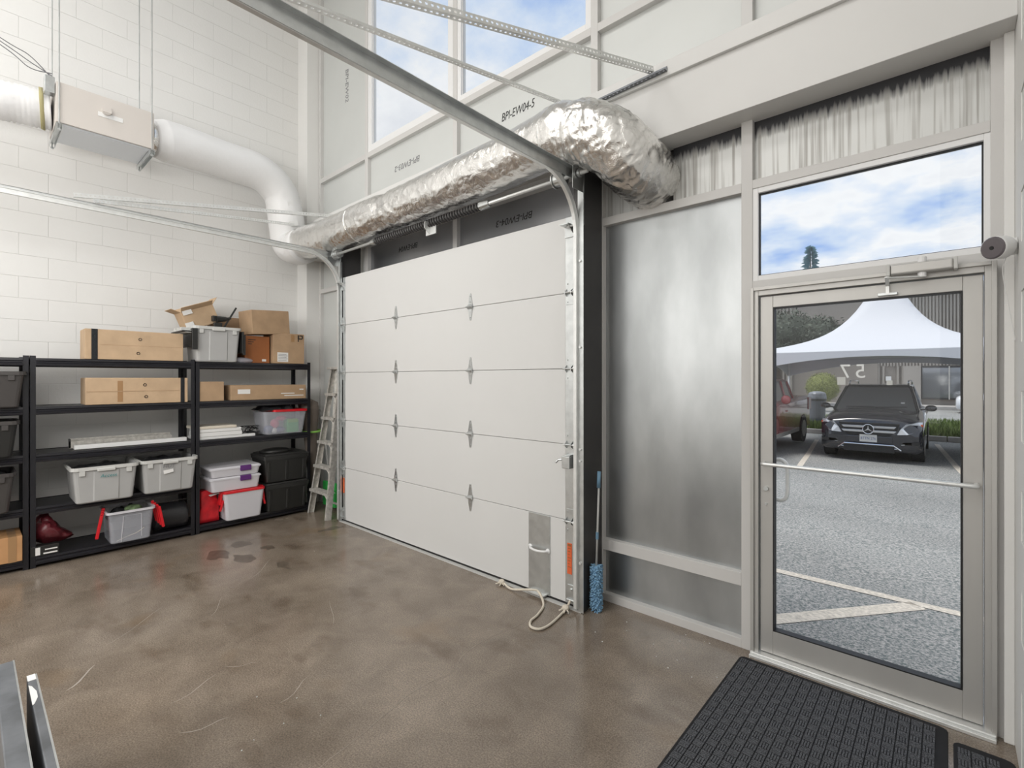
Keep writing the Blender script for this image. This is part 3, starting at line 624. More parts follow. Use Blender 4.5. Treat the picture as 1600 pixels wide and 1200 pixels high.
# fan box with hangers
fb = thing('fan_coil_unit', 'beige sheet metal fan box hung high on the white block wall', 'ventilation unit', (-5.99, 0.87, 3.85))
build('casing', MB().box(-6.23, -5.75, 0.52, 1.22, 3.86, 4.21), 'unit', fb, bevel=0.004)
build('underside_pan', MB().box(-6.215, -5.765, 0.53, 1.21, 3.84, 3.86), 'unit_under', fb, bevel=0.003)
build('access_panel', MB().box(-5.75, -5.746, 0.80, 0.98, 4.02, 4.06), 'white', fb)
build('sensor_knob', MB().cyl((-5.75, 0.86, 4.075), (-5.71, 0.86, 4.075), 0.035, 16).box(-5.745, -5.705, 0.83, 0.89, 4.055, 4.06), 'unit', fb)
for y in (0.54, 1.20):
    build('hanger_channel', MB().box(-6.27, -5.72, y-0.02, y-0.017, 3.80, 3.84).box(-6.27, -5.72, y+0.017, y+0.02, 3.80, 3.84).box(-6.27, -5.72, y-0.02, y+0.02, 3.837, 3.84), 'galv', fb)
    for x in (-5.735, -6.25): build('hanger_rod', MB().cyl((x, y, 3.79), (x, y, ZC-0.001), 0.005, 6).cyl((x, y, 3.785), (x, y, 3.80), 0.012, 6), 'galv', fb)
fd = thing('flexible_duct', 'pale flexible duct joining the left end of the fan box', 'duct', (-6, 0.3, 4.0))
path = catmull([(-6.0, 0.51, 4.03), (-6.02, 0.30, 4.02), (-6.05, 0.0, 4.0), (-6.05, -0.6, 3.98)], 14)
build('liner', MB().tube(path, 0.16, 28, True, None, lambda q, t, an: 0.006*math.sin(t*120)+0.006*nz3(q*7)), 'duct_white', fd, smooth=True)
build('insulation', MB().tube(path[3:6], 0.170, 20, True, None, lambda q, t, an: 0.02*nz3(q*12)), mat('yellow_insulation', (0.42, 0.38, 0.20), 0.9), fd, smooth=True)
cb = thing('cable_bundle', 'thin grey cables sagging to the left end of the fan box', 'cable', (-5.8, 0.4, 4.2))
for k in range(3):
    build('cable', MB().tube(catmull([(-5.80, 0.50, 4.28-0.02*k), (-5.76, 0.36, 4.25+0.05*k), (-5.74, 0.22, 4.33+0.03*k), (-5.72, -0.2, 4.52+0.02*k)], 8), 0.004, 5), 'ink_grey', cb)
jb = MB().box(-5.85, -5.76, 0.45, 0.515, 4.10, 4.24); tag(build('junction_box', jb, 'galv', None, bevel=0.003), 'small metal junction box at the left end of the fan box', 'junction box')

# ------------------------------------------------------------------ SHELVING
XS0, XS1 = -6.31, -5.86
LV = [0.09, 0.52, 0.975, 1.385, 1.805]
def shelving(y0, y1, levels, label):
    t = thing('shelving_unit', label, 'shelving unit', (XS1, y0, 0), group='black shelving units along the block wall')
    for xa in (XS0, XS1):
        for ya_ in (y0, y1):
            sx = 1 if xa == XS0 else -1; sy = 1 if ya_ == y0 else -1
            m = MB(); x_a, x_b = sorted((xa, xa+sx*0.003)); x_c, x_d = sorted((xa, xa+sx*0.038)); y_a, y_b = sorted((ya_, ya_+sy*0.038)); y_c, y_d = sorted((ya_, ya_+sy*0.003))
            m.box(x_a, x_b, y_a, y_b, 0, 1.83).box(x_c, x_d, y_c, y_d, 0, 1.83)
            build('post', m, 'shelf', t)
    for z in levels:
        m = MB()
        for xa, sx in ((XS0+0.003, 1), (XS1-0.003, -1)):
            pr_ = [(0, -0.065), (0.006, -0.065), (0.006, -0.036), (0.016, -0.026), (0.016, -0.005), (0.006, 0.004), (0, 0.004)]
            m.prism([(xa+sx*a, z+b) for a, b in pr_], y0+0.004, y1-0.004, 'y') if sx > 0 else m.prism([(xa+0.010-a if False else xa-a, z+b) for a, b in pr_], y0+0.004, y1-0.004, 'y')
        # outward stepped face of the front beam
        m.prism([(XS1-0.003, z-0.065), (XS1+0.012, z-0.060), (XS1+0.014, z-0.040), (XS1+0.004, z-0.032), (XS1+0.004, z-0.024), (XS1+0.012, z-0.016), (XS1+0.010, z+0.004), (XS1-0.003, z+0.006)], y0+0.038, y1-0.038, 'y')
        for ya_ in (y0+0.004, y1-0.010): m.box(XS0+0.01, XS1-0.01, ya_, ya_+0.006, z-0.05, z)
        build('shelf_beam', m, 'shelf', t)
        build('shelf_board', MB().box(XS0+0.02, XS1-0.02, y0+0.012, y1-0.012, z-0.012, z-0.001), 'shelf', t)
    return t
shelving(-0.85, 0.362, LV, 'black metal shelving unit cut off at the left edge of the photo')
shelving(0.366, 1.596, LV, 'black metal shelving unit in the middle, holding two pale grey bins')
shelving(1.600, 2.832, [LV[0]]+LV[2:], 'black metal shelving unit nearest the ladder with cardboard boxes on top')

# ---- containers
def tub(cx, cy, z, w, d, h, taper=0.88, r=0.03, t=0.004):
    """open tapered shell; w along x, d along y"""
    m = MB(); R = []
    for k in (0, 0.03, 0.97, 1):
        q = taper+(1-taper)*k; rr_ = r if k else r*1.0; s_ = 0.97 if k == 0 else 1
        R.append(rrect(cx, cy, w*q*s_, d*q*s_, rr_, z+h*k))
    I = []
    for k in (1, 0.02):
        q = taper+(1-taper)*k; I.append(rrect(cx, cy, w*q-2*t, d*q-2*t, r, z+h*k))
    m.loft(R+I, True, True); return m
def rimr(cx, cy, z, w, d, r=0.035, hh=0.03, ov=0.014):
    o1 = rrect(cx, cy, w+2*ov, d+2*ov, r+ov, z-hh); o2 = rrect(cx, cy, w+2*ov, d+2*ov, r+ov, z); i2 = rrect(cx, cy, w-0.008, d-0.008, r, z); i1 = rrect(cx, cy, w-0.008, d-0.008, r, z-hh)
    m = MB().loft([o1, o2, i2, i1, o1], False, False); return m
def open_bin(name, label, cat, cx, cy, z, w, d, h, mb_, mr, group=None, parts=True, ribs=True, rz=0):
    t = thing(name, label, cat, (cx, cy, z), rz, group); O = (0, 0)
    build('body', tub(0, 0, 0, w, d, h), mb_, t, world=False, smooth=False)
    build('rim', rimr(0, 0, h, w, d), mr, t, world=False)
    if parts:
        for yy in (-0.36, 0.36): build('rim_tab', MB().box(w/2-0.008, w/2+0.012, yy*d-0.02, yy*d+0.02, h-0.075, h-0.03), mr, t, world=False, bevel=0.003)
        build('grip', MB().box(w/2+0.004, w/2+0.026, -0.14*d, 0.14*d, h-0.045, h-0.018), mr, t, world=False, bevel=0.006)
    if ribs:
        q = lambda k, s: 0.5*w*(0.88+0.12*k)+s
        m = MB()
        for ya_, yb_ in ((-0.20*d, 0.22*d),):
            m.loft([[(q(0.04, -0.002), ya_, h*0.04), (q(0.04, 0.008), ya_+0.012, h*0.04), (q(0.04, 0.008), yb_-0.012, h*0.04), (q(0.04, -0.002), yb_, h*0.04)],
                    [(q(0.86, -0.002), ya_, h*0.86), (q(0.86, 0.008), ya_+0.012, h*0.86), (q(0.86, 0.008), yb_-0.012, h*0.86), (q(0.86, -0.002), yb_, h*0.86)]])
        build('front_panel', m, mb_, t, world=False)
    return t
def lumps(name, parent, items, m, world=True):
    mb = MB()
    for c, r, sc in items: mb.sphere(c, r, 10, 7, sc)
    return build(name, mb, m, parent, smooth=True, world=world)
def cloth(name, parent, cx, cy, z, w, d, amp, m, seed=0):
    mb = MB(); n = 14; vs_ = []
    for i in range(n+1):
        for j in range(n+1):
            u, v = i/n-0.5, j/n-0.5; e_ = max(0.0, (1-(2*u)**4)*(1-(2*v)**4))
            vs_.append((cx+u*w, cy+v*d, z+amp*e_*(0.7+0.9*nz3(Vector((u*5+seed, v*5, seed))))))
    mb.add(vs_, [(i*(n+1)+j, (i+1)*(n+1)+j, (i+1)*(n+1)+j+1, i*(n+1)+j+1) for i in range(n) for j in range(n)])
    return build(name, mb, m, parent, smooth=True, world=False)
# pale grey bins on the middle unit
b1 = open_bin('storage_bin', 'pale grey open bin with a teal handwritten word, on the middle shelving', 'storage bin', -5.94, 0.85, 0.52, 0.50, 0.46, 0.325, 'bin_grey', 'bin_rim', 'pale grey bins')
text('marking', 'Access', 0.042, 'teal', b1, (-5.676, 0.865, 0.755), (R_(90), 0, R_(90)), shear=0.2)
cloth('bin_contents', b1, 0, 0, 0.27, 0.44, 0.40, 0.055, 'duffel', 2)
b2 = open_bin('storage_bin', 'pale grey open bin with a torn white label, beside the shelf post', 'storage bin', -5.96, 1.345, 0.52, 0.50, 0.455, 0.325, 'bin_grey', 'bin_rim', 'pale grey bins')
text('marking', 'HUT', 0.05, 'ink_grey', b2, (-5.696, 1.33, 0.775), (R_(90), 0, R_(90)), shear=0.1)
build('torn_label', MB().prism([(1.29, 0.70), (1.37, 0.715), (1.365, 0.745), (1.285, 0.735)], -5.705, -5.699, 'x'), 'paper', b2)
cloth('bin_contents', b2, 0, 0, 0.27, 0.44, 0.40, 0.06, 'duffel', 5)
# grey bin on top with black flap lids
b3 = open_bin('storage_bin', 'pale grey bin with black flap lids on top of the shelving', 'storage bin', -5.96, 1.79, 1.812, 0.36, 0.44, 0.37, 'bin_grey', 'bin_rim', 'pale grey bins')
fl = MB()
for k in range(6): fl.box(-0.17+k*0.055, -0.135+k*0.055, -0.33, -0.24, 0.31, 0.335+0.012*(k % 2))
fl.box(-0.19, 0.19, -0.30, -0.235, 0.29, 0.32)
build('flap_lid', fl, 'bin_rim', b3, world=False, bevel=0.004)
build('flap_lid', MB().box(-0.2, 0.205, -0.25, -0.232, 0.15, 0.33).box(-0.2, 0.2, -0.335, -0.25, 0.30, 0.312).box(0.19, 0.212, -0.25, -0.20, 0.12, 0.34), 'tote', b3, world=False, bevel=0.003, label='black flap lid')
build('flap_lid', MB().box(-0.2, 0.205, 0.23, 0.245, 0.10, 0.335).box(0.17, 0.205, 0.235, 0.262, 0.08, 0.30), 'tote', b3, world=False, bevel=0.003, label='black flap lid')
# desk lamp lying in it
lp = thing('clamp_lamp', 'black clamp lamp on a straight arm sticking out of the top grey bin', 'lamp', (-5.92, 1.86, 2.20))
build('arm', MB().bar((-5.92, 1.87, 2.16), (-5.90, 2.005, 2.42), 0.018, 0.018), 'tote', lp, bevel=0.003)
build('lamp_head', MB().cyl((-5.88, 1.80, 2.275), (-5.90, 1.90, 2.285), 0.036, 16, 0.026).cyl((-5.905, 1.90, 2.285), (-5.905, 1.95, 2.30), 0.014, 10), 'tote', lp, smooth=False)
build('bracket', MB().box(-5.93, -5.87, 1.765, 1.80, 2.25, 2.31).box(-5.92, -5.88, 1.78, 1.86, 2.18, 2.24), 'tote', lp, bevel=0.004)

# cardboard boxes
def carton(name, label, c, sz, rot=(0, 0, 0), m='card', seam=True, group='cardboard boxes on the shelving', tapes=(), flaps=0, axis='y'):
    """c: centre of the base; sz: x, y, z"""
    t = thing(name, label, 'cardboard box', c, 0, group); t.rotation_euler = rot
    w, d, h = sz
    if flaps:
        build('body', tub(0, 0, 0, w, d, h, 0.999, 0.002, 0.005), m, t, world=False)
        for sx, sy, l in ((1, 0, w*0.3), (-1, 0, w*0.3), (0, 1, d*0.28), (0, -1, d*0.28)):
            if sx: f = MB().obox((0, 0, l/2), (0.005, d*0.98, l)); f.xf(Matrix.Translation((sx*w/2, 0, h)) @ Matrix.Rotation(sx*R_(55 if flaps == 1 else 25), 4, 'Y'))
            else: f = MB().obox((0, 0, l/2), (w*0.98, 0.005, l)); f.xf(Matrix.Translation((0, sy*d/2, h)) @ Matrix.Rotation(-sy*R_(50), 4, 'X'))
            build('flap', f, m, t, world=False)
    else:
        build('body', MB().box(-w/2, w/2, -d/2, d/2, 0, h), m, t, world=False, bevel=0.004)
        if seam:
            build('flap', MB().box(-w/2+0.003, w/2-0.003, -d/2+0.003, -0.0015, h-0.001, h+0.003).box(-w/2+0.003, w/2-0.003, 0.0015, d/2-0.003, h-0.001, h+0.003) if w < d else MB().box(-w/2+0.003, -0.0015, -d/2+0.003, d/2-0.003, h-0.001, h+0.003).box(0.0015, w/2-0.003, -d/2+0.003, d/2-0.003, h-0.001, h+0.003), m, t, world=False)
    for (y_, wd_, tm) in tapes:
        build('tape_band', MB().box(-w/2-0.002, w/2+0.002, y_-wd_/2, y_+wd_/2, -0.0005, h+0.004), tm, t, world=False)
    return t
def hole_marks(t, w, h, pts):
    for (y_, z_) in pts:
        build('grommet', MB().tube([(w/2+0.002, y_+0.012*math.cos(a), z_+0.012*math.sin(a)) for a in [2*math.pi*k/10 for k in range(11)]], 0.003, 5), 'dark_brown', t, world=False)
t = carton('cardboard_box', 'long cardboard box with a black tape band, on top of the middle shelving', (-5.99, 1.105, 1.812), (0.28, 0.765, 0.275), m='card2', tapes=((-0.315, 0.045, 'tape'),))
hole_marks(t, 0.28, 0.275, ((0.025, 0.20), (0.01, 0.065)))
build('fold_line', MB().box(0.1395, 0.1415, -0.28, 0.37, 0.136, 0.139), 'card', t, world=False)
t = carton('cardboard_box', 'long cardboard box with tape at its right end, second shelf of the middle unit', (-5.98, 1.125, 1.392), (0.28, 0.80, 0.245), m='card2', tapes=((0.355, 0.035, 'tape'),))
hole_marks(t, 0.28, 0.245, ((0.04, 0.18), (0.05, 0.065)))
build('fold_line', MB().box(0.1395, 0.1425, -0.395, 0.33, 0.118, 0.124), 'card', t, world=False)
build('tape_patch', MB().box(0.1395, 0.1415, -0.17, -0.13, 0.02, 0.22), 'tan_tape', t, world=False)
t = carton('cardboard_box', 'square cardboard box with a black logo and white label, on top', (-6.00, 2.57, 1.812), (0.28, 0.37, 0.355), m='card')
build('tape_patch', MB().box(0.1395, 0.1415, 0.025, 0.065, 0.26, 0.345), 'tan_tape', t, world=False)
pg_ = MB().box(0.1395, 0.1415, 0.105, 0.122, 0.29, 0.345).box(0.1395, 0.1415, 0.126, 0.165, 0.332, 0.345).box(0.1395, 0.1415, 0.153, 0.168, 0.305, 0.335).box(0.1395, 0.1415, 0.118, 0.160, 0.295, 0.307).box(0.1395, 0.1415, 0.105, 0.118, 0.268, 0.286)
build('printed_logo', pg_, 'ink', t, world=False)
lb_ = build('label_sticker', MB().box(0.1395, 0.1415, -0.135, -0.01, 0.02, 0.13), 'paper', t, world=False)
ll = MB()
for k in range(5): ll.box(0.1415, 0.1420, -0.125, -0.03+0.012*(k % 2), 0.035+0.018*k, 0.040+0.018*k)
build('label_print', ll, 'ink_grey', t, world=False)
t = carton('cardboard_box', 'orange brown cardboard box on top of the shelving, under the tilted box', (-6.05, 2.232, 1.812), (0.28, 0.27, 0.305), m='card_red')
ll = MB()
for k in range(3): ll.box(0.1395, 0.1415, -0.10, -0.02-0.02*k, 0.26-0.024*k, 0.268-0.024*k)
build('label_print', ll, 'ink', t, world=False)
build('label_sticker', MB().box(0.1395, 0.1415, 0.05, 0.095, 0.02, 0.045), 'paper', t, world=False)
carton('cardboard_box', 'cardboard box tilted on top of two others by the pilaster', (-6.00, 2.355, 2.150), (0.30, 0.44, 0.27), rot=(R_(4), R_(0), R_(6)), m='card')
carton('cardboard_box', 'tall dull cardboard box standing behind the top grey bin', (-6.225, 1.985, 1.812), (0.14, 0.30, 0.52), m='card_dark')
t = carton('cardboard_box', 'open cardboard box tipped over behind the top grey bin, shipping labels on it', (-6.10, 1.72, 2.20), (0.24, 0.32, 0.20), rot=(R_(22), 0, 0), m='card2', flaps=1)
build('label_sticker', MB().box(0.130, 0.133, -0.15, -0.06, 0.16, 0.25), 'paper', t, world=False)
build('label_sticker', MB().box(0.130, 0.133, -0.17, -0.09, 0.03, 0.08), 'paper', t, world=False)
carton('cardboard_box', 'small plain cardboard box on the second shelf next to the post', (-5.99, 1.755, 1.392), (0.24, 0.235, 0.205), m='card')
t = carton('cardboard_box', 'long flat cardboard box with white print, second shelf near the ladder', (-6.0, 2.36, 1.392), (0.26, 0.84, 0.165), m='card')
ll = MB().box(0.1295, 0.1315, 0.12, 0.28, 0.062, 0.072).box(0.1295, 0.1315, 0.16, 0.39, 0.036, 0.046).box(0.1295, 0.1315, 0.34, 0.39, 0.105, 0.12)
build('label_print', ll, 'paper', t, world=False)
build('label_sticker', MB().box(0.1295, 0.1315, -0.35, -0.22, 0.07, 0.12), 'paper', t, world=False)
carton('cardboard_box', 'orange tinted cardboard box on the lowest shelf at the left edge', (-5.99, 0.06, 0.097), (0.34, 0.52, 0.21), m=mat('amber_cardboard', (0.50, 0.27, 0.12), 0.6, var=0.08), tapes=((0.20, 0.05, 'tan_tape'),))
# bubble wrap bag
bw = MB().sphere((-5.93, 2.06, 1.835), 0.07, 16, 10, (0.9, 1.9, 0.55))
tag(build('bubble_wrap', bw, 'bubble', None, smooth=True), 'crumpled clear bubble wrap beside the top grey bin', 'packing material')

# totes with lids
def lidded(name, label, cx, cy, z, w, d, h, m, ml, group=None, ribs=5):
    t = thing(name, label, 'storage tote', (cx, cy, z), 0, group)
    build('body', tub(0, 0, 0, w*0.97, d*0.97, h-0.03, 0.86, 0.03), m, t, world=False)
    build('rim', rimr(0, 0, h-0.03, w*0.95, d*0.95, 0.03, 0.028, 0.012), m, t, world=False, bevel=0.002)
    l = MB().loft([rrect(0, 0, w, d, 0.03, h-0.03), rrect(0, 0, w, d, 0.03, h-0.015), rrect(0, 0, w*0.94, d*0.94, 0.03, h-0.010), rrect(0, 0, w*0.90, d*0.90, 0.03, h+0.004), rrect(0, 0, w*0.5, d*0.5, 0.03, h+0.008)])
    build('lid', l, ml, t, world=False)
    rb = MB(); 
    for k in range(ribs):
        y_ = (-0.38+0.76*k/(ribs-1))*d; rb.loft([[(w*0.42, y_-0.018, 0.02), (w*0.435, y_-0.010, 0.02), (w*0.435, y_+0.010, 0.02), (w*0.42, y_+0.018, 0.02)], [(w*0.47, y_-0.018, h*0.75), (w*0.487, y_-0.010, h*0.75), (w*0.487, y_+0.010, h*0.75), (w*0.47, y_+0.018, h*0.75)]])
    build('rib', rb, m, t, world=False)
    return t
lidded('storage_tote', 'black lidded tote on the lowest shelf beside the ladder, lower of two', -5.98, 2.525, 0.096, 0.42, 0.52, 0.325, 'tote', 'tote', 'black totes by the ladder', 3)
lidded('storage_tote', 'black lidded tote stacked on another, beside the ladder', -5.98, 2.515, 0.432, 0.42, 0.53, 0.325, 'tote', 'tote', 'black totes by the ladder', 3)
lumps('tote_flap', bpy.data.objects['storage_tote.001'] if 'storage_tote.001' in bpy.data.objects else None, [((-5.98, 2.46, 0.775), 0.09, (1.6, 2.0, 0.4))], 'tote')
t = open_bin('storage_tote', 'dark grey open tote on the second shelf at the left edge', 'storage tote', -5.97, 0.05, 1.392, 0.44, 0.56, 0.30, 'tote_grey', 'tote_grey', 'dark totes at the left edge')
t = open_bin('storage_tote', 'dark grey open tote on the middle shelf at the left edge', 'storage tote', -5.96, 0.02, 0.982, 0.44, 0.54, 0.30, 'tote', 'tote_grey', 'dark totes at the left edge')
t = open_bin('storage_tote', 'dark grey open tote on the fourth shelf down at the left edge', 'storage tote', -5.96, 0.0, 0.526, 0.44, 0.54, 0.33, 'tote_grey', 'tote_grey', 'dark totes at the left edge')
cloth('bin_contents', t, 0, 0, 0.30, 0.38, 0.46, 0.06, 'duffel', 9)
# clear bin with hanging red handles
t = thing('storage_box', 'clear plastic box with red hanging handles, lowest shelf of the middle unit', 'storage box', (-5.93, 1.045, 0.096)); cbx = t
build('body', tub(0, 0, 0, 0.38, 0.35, 0.30, 0.86, 0.03), 'clear', t, world=False)
build('rim', rimr(0, 0, 0.30, 0.38, 0.35, 0.03, 0.02), 'frost', t, world=False)
cloth('bin_contents', t, 0, 0, 0.20, 0.30, 0.30, 0.12, 'duffel', 3)
lumps('cloth', t, [((0.08, 0.03, 0.29), 0.07, (1.2, 1.0, 0.5))], 'camo', world=False)
build('cord', MB().tube(catmull([(0.155, -0.11, 0.02), (0.16, -0.03, 0.05), (0.165, 0.04, 0.07), (0.168, 0.10, 0.11)], 5), 0.004, 5), 'cream', t, world=False)
build('label_frame', MB().tube([(0.166, -0.075, 0.01), (0.185, -0.06, 0.25), (0.185, 0.075, 0.25), (0.168, 0.08, 0.03)], 0.003, 4), 'frost', t, world=False)
for sy in (-1, 1):
    h_ = MB()
    for k in range(4):
        h_.obox((0.05+0.04*k, sy*(0.205+0.010*k), 0.225-0.014*k), (0.032, 0.022, 0.21), Matrix.Rotation(sy*R_(10), 3, 'X'))
    build('handle', h_, 'red', t, world=False, bevel=0.004, label='red handle')
# lower: red lidded clear box, purple latch boxes on top
t = thing('storage_box', 'frosted box with a red lid and red handles, under the purple latch boxes', 'storage box', (-5.95, 2.045, 0.096))
build('body', tub(0, 0, 0, 0.40, 0.41, 0.305, 0.86, 0.03), 'frost', t, world=False)
build('lid', MB().loft([rrect(0, 0, 0.415, 0.425, 0.03, 0.298), rrect(0, 0, 0.415, 0.425, 0.03, 0.318), rrect(0, 0, 0.37, 0.38, 0.03, 0.322)]), 'red', t, world=False, label='red lid')
for sy in (-1, 1): build('handle', MB().obox((0.10, sy*0.215, 0.25), (0.07, 0.022, 0.15), Matrix.Rotation(sy*R_(8), 3, 'X')).obox((0.14, sy*0.215, 0.17), (0.03, 0.02, 0.12), Matrix.Rotation(sy*R_(14), 3, 'X')), 'red', t, world=False, bevel=0.006, label='red handle')
lumps('bin_contents', t, [((0.06, 0.02, 0.07), 0.06, (1, 1.2, 0.9)), ((0.04, 0.11, 0.07), 0.05, (1, 1, 1)), ((0.0, -0.08, 0.09), 0.06, (1, 1, 1.2))], 'white', world=False)
def latch_box(z, h, label):
    t = thing('storage_box', label, 'storage box', (-5.97, 1.965, z), group='flat boxes with purple latches')
    build('body', tub(0, 0, 0, 0.40, 0.50, h-0.02, 0.93, 0.03), 'frost', t, world=False)
    build('lid', MB().loft([rrect(0, 0, 0.41, 0.52, 0.03, h-0.025), rrect(0, 0, 0.41, 0.52, 0.03, h-0.012), rrect(0, 0, 0.38, 0.49, 0.03, h)]), 'frost', t, world=False)
    build('latch', MB().box(0.195, 0.218, 0.035, 0.145, h-0.055, h+0.002), 'purple', t, world=False, bevel=0.005, label='purple latch')
latch_box(0.422, 0.15, 'frosted flat box with a purple latch, the lower of the pair on the red lid')
latch_box(0.575, 0.105, 'frosted flat box with a purple latch, topmost of the stack on the red lid')
# clear box with pink lid and toys
t = thing('storage_box', 'clear plastic box with a red lid, green and pink things inside, third shelf', 'storage box', (-6.0, 2.52, 0.982))
build('body', tub(0, 0, 0, 0.36, 0.50, 0.265, 0.86, 0.03), 'clear', t, world=False)
build('lid', MB().loft([rrect(0, 0.06, 0.38, 0.40, 0.03, 0.262), rrect(0, 0.06, 0.38, 0.40, 0.03, 0.285), rrect(0, 0.06, 0.34, 0.36, 0.03, 0.288)]), 'red', t, world=False, label='red lid')
cloth('cloth', t, -0.02, -0.06, 0.28, 0.34, 0.40, 0.10, 'duffel', 4)
build('green_case', MB().box(0.02, 0.14, 0.03, 0.17, 0.01, 0.16), 'green', t, world=False, bevel=0.01, label='green plastic case')
build('lime_case', MB().box(0.04, 0.145, 0.04, 0.16, 0.125, 0.17), 'lime', t, world=False, bevel=0.01)
lumps('pink_toy', t, [((0.10, -0.10, 0.12), 0.05, (1, 1, 1.2)), ((0.08, -0.02, 0.18), 0.04, (1, 1.6, 0.8))], 'pink', world=False)
lumps('cloth', t, [((0.09, -0.16, 0.06), 0.055, (1, 1.1, 0.9)), ((0.11, -0.05, 0.05), 0.045, (1, 1.4, 0.8))], 'navy', world=False)
lumps('white_ball', t, [((0.12, -0.115, 0.045), 0.035, (1, 1, 1))], 'white', world=False)
# flat white boards stack
zz = 0.982
for k, (y0, y1, h, m, lb) in enumerate([(1.62, 2.20, 0.030, 'white', 'flat white tray at the bottom of the pile on the third shelf'), (1.63, 2.06, 0.045, 'white', 'flat white box, second from the bottom of the pile'), (1.635, 2.05, 0.035, 'white', 'flat white box just under the cream one'), (1.605, 2.0, 0.028, 'cream', 'cream coloured flat box at the top of the pile on the third shelf')]):
    o = build('flat_box', MB().box(-6.2, -5.885+0.005*k, y0, y1, zz, zz+h), m, None, bevel=0.004); tag(o, lb, 'flat box', 'pile of flat boxes'); zz += h+0.001
# white and grey channels on the middle unit shelf
o = tag(build('channel', MB().box(-5.99, -5.93, 0.66, 1.54, 0.984, 1.022), 'white', None, bevel=0.002), 'long white channel lying at the front of the third shelf', 'channel')
t = thing('channel', 'long grey open channel behind the white one on the third shelf', 'channel', (-6.09, 1.08, 0.98))
build('web', MB().box(-6.13, -6.07, 0.64, 1.44, 0.984, 0.987), 'alum', t); build('flange', MB().box(-6.13, -6.127, 0.64, 1.44, 0.987, 1.07).box(-6.07, -6.067, 0.64, 1.44, 0.987, 1.05), 'alum', t); build('end_cap', MB().box(-6.13, -6.067, 0.64, 0.65, 0.987, 1.07), 'dark', t)
# cable tangle
ct = MB(); random.seed(3)
for k in range(5):
    ct.tube(catmull([(-5.98+random.uniform(-.08, .08), 2.17+random.uniform(-.09, .09), 1.018+random.uniform(0, .08)) for _ in range(7)], 6), 0.004, 5)
ct.box(-6.02, -5.92, 2.14, 2.22, 0.985, 1.03)
tag(build('cable_tangle', ct, 'black', None), 'tangle of black cables and an adaptor on the third shelf', 'cable')
# bags
mb = MB(); rg = []
for k in range(9):
    f = k/8; w_, d_ = 0.20-0.05*f, 0.19-0.02*f
    rg.append([Vector((p[0]+0.018*nz3(Vector((p[0]*14, p[1]*14, f*3))), p[1]+0.018*nz3(Vector((p[1]*14, f*3, p[0]*14))), p[2])) for p in rrect(0, 0, w_, d_, 0.02, 0.33*f, 4)])
mb.loft(rg)
t = thing('gift_bag', 'red bag slumped behind the shelf post, lowest shelf', 'bag', (-6.0, 1.745, 0.096)); build('body', mb, 'redbag', t, smooth=True, world=False)
build('paper_edge', MB().obox((0.08, 0.04, 0.29), (0.10, 0.09, 0.006), Matrix.Rotation(0.2, 3, 'X')), 'paper', t, world=False)
mb = MB().tube([(0, -0.145, 0.13), (0, -0.135, 0.13), (0, -0.1, 0.13), (0, 0.1, 0.13), (0, 0.135, 0.13), (0, 0.145, 0.13)], 0.15, 20, True, lambda t_: 0.135 if 0.05 < t_ < 0.95 else 0.09, lambda q, t_, a: 0.02*nz3(q*6))
t = thing('duffel_bag', 'black rounded duffel bag on the lowest shelf next to the post', 'bag', (-5.99, 1.40, 0.096)); build('body', mb, 'duffel', t, smooth=True, world=False)
build('zip', MB().box(-0.004, 0.004, -0.15, 0.15, 0.268, 0.276), 'tote_grey', t, world=False)
mb = MB().sphere((0, 0, 0), 1, 28, 16)
for v in mb.v:
    q = v.copy(); s_ = (1-q.z)/2; v.x = q.x*0.14; v.y = q.y*(0.08+0.10*s_)-0.03*q.z; v.z = 0.06+(q.z+1)*0.14*(1-0.5*max(0, q.y)); v += Vector((nz3(q*2.4), nz3(q*2.4+Vector((5, 0, 0))), nz3(q*2.4+Vector((0, 7, 0)))*0.5))*0.035
t = thing('shoulder_bag', 'maroon shiny bag on the lowest shelf behind the left post', 'bag', (-6.0, 0.50, 0.10)); build('body', mb, 'maroon', t, smooth=True, world=False)
t = thing('shoe_box', 'small dark box with white print in front of the maroon bag', 'box', (-5.905, 0.46, 0.096)); build('body', MB().box(-0.05, 0.05, -0.09, 0.09, 0, 0.085), 'tote', t, world=False, bevel=0.003)
build('label_print', MB().box(0.0495, 0.0515, -0.06, -0.03, 0.01, 0.075).box(0.0495, 0.0515, 0.0, 0.08, 0.045, 0.055).box(0.0495, 0.0515, -0.01, 0.08, 0.012, 0.024), 'paper', t, world=False)

# ------------------------------------------------------------------ LADDER
t = thing('step_ladder', 'folded aluminium step ladder leaning in the corner left of the garage door', 'ladder', (-5.55, 2.8, 0)); 
TL_, TR_ = Vector((-5.69, 3.04, 1.75)), Vector((-5.47, 3.04, 1.75)); BL_, BR_ = Vector((-5.80, 2.80, 0.0)), Vector((-5.31, 2.78, 0.0))
def rail_(p0, p1, s):
    n_ = Vector((0, -0.99, 0.12)); d_ = (p1-p0).normalized(); sx = n_.cross(d_).normalized()
    m = MB().bar(p0+n_*0.0, p1, 0.004, 0.075, up=(1, 0, 0)) if False else MB()
    def q(p, a, b): return p+Vector((1, 0, 0))*a+Vector((0, -1, 0.1))*b
    rg = [[q(p, s*0.0, 0.035), q(p, s*0.028, 0.035), q(p, s*0.028, 0.031), q(p, s*0.004, 0.031), q(p, s*0.004, -0.031), q(p, s*0.028, -0.031), q(p, s*0.028, -0.035), q(p, 0, -0.035)] for p in (p0, p1)]
    m.loft(rg); return m
build('side_rail', rail_(BL_, TL_, 1), 'alum', t); build('side_rail', rail_(BR_, TR_, -1), 'alum', t)
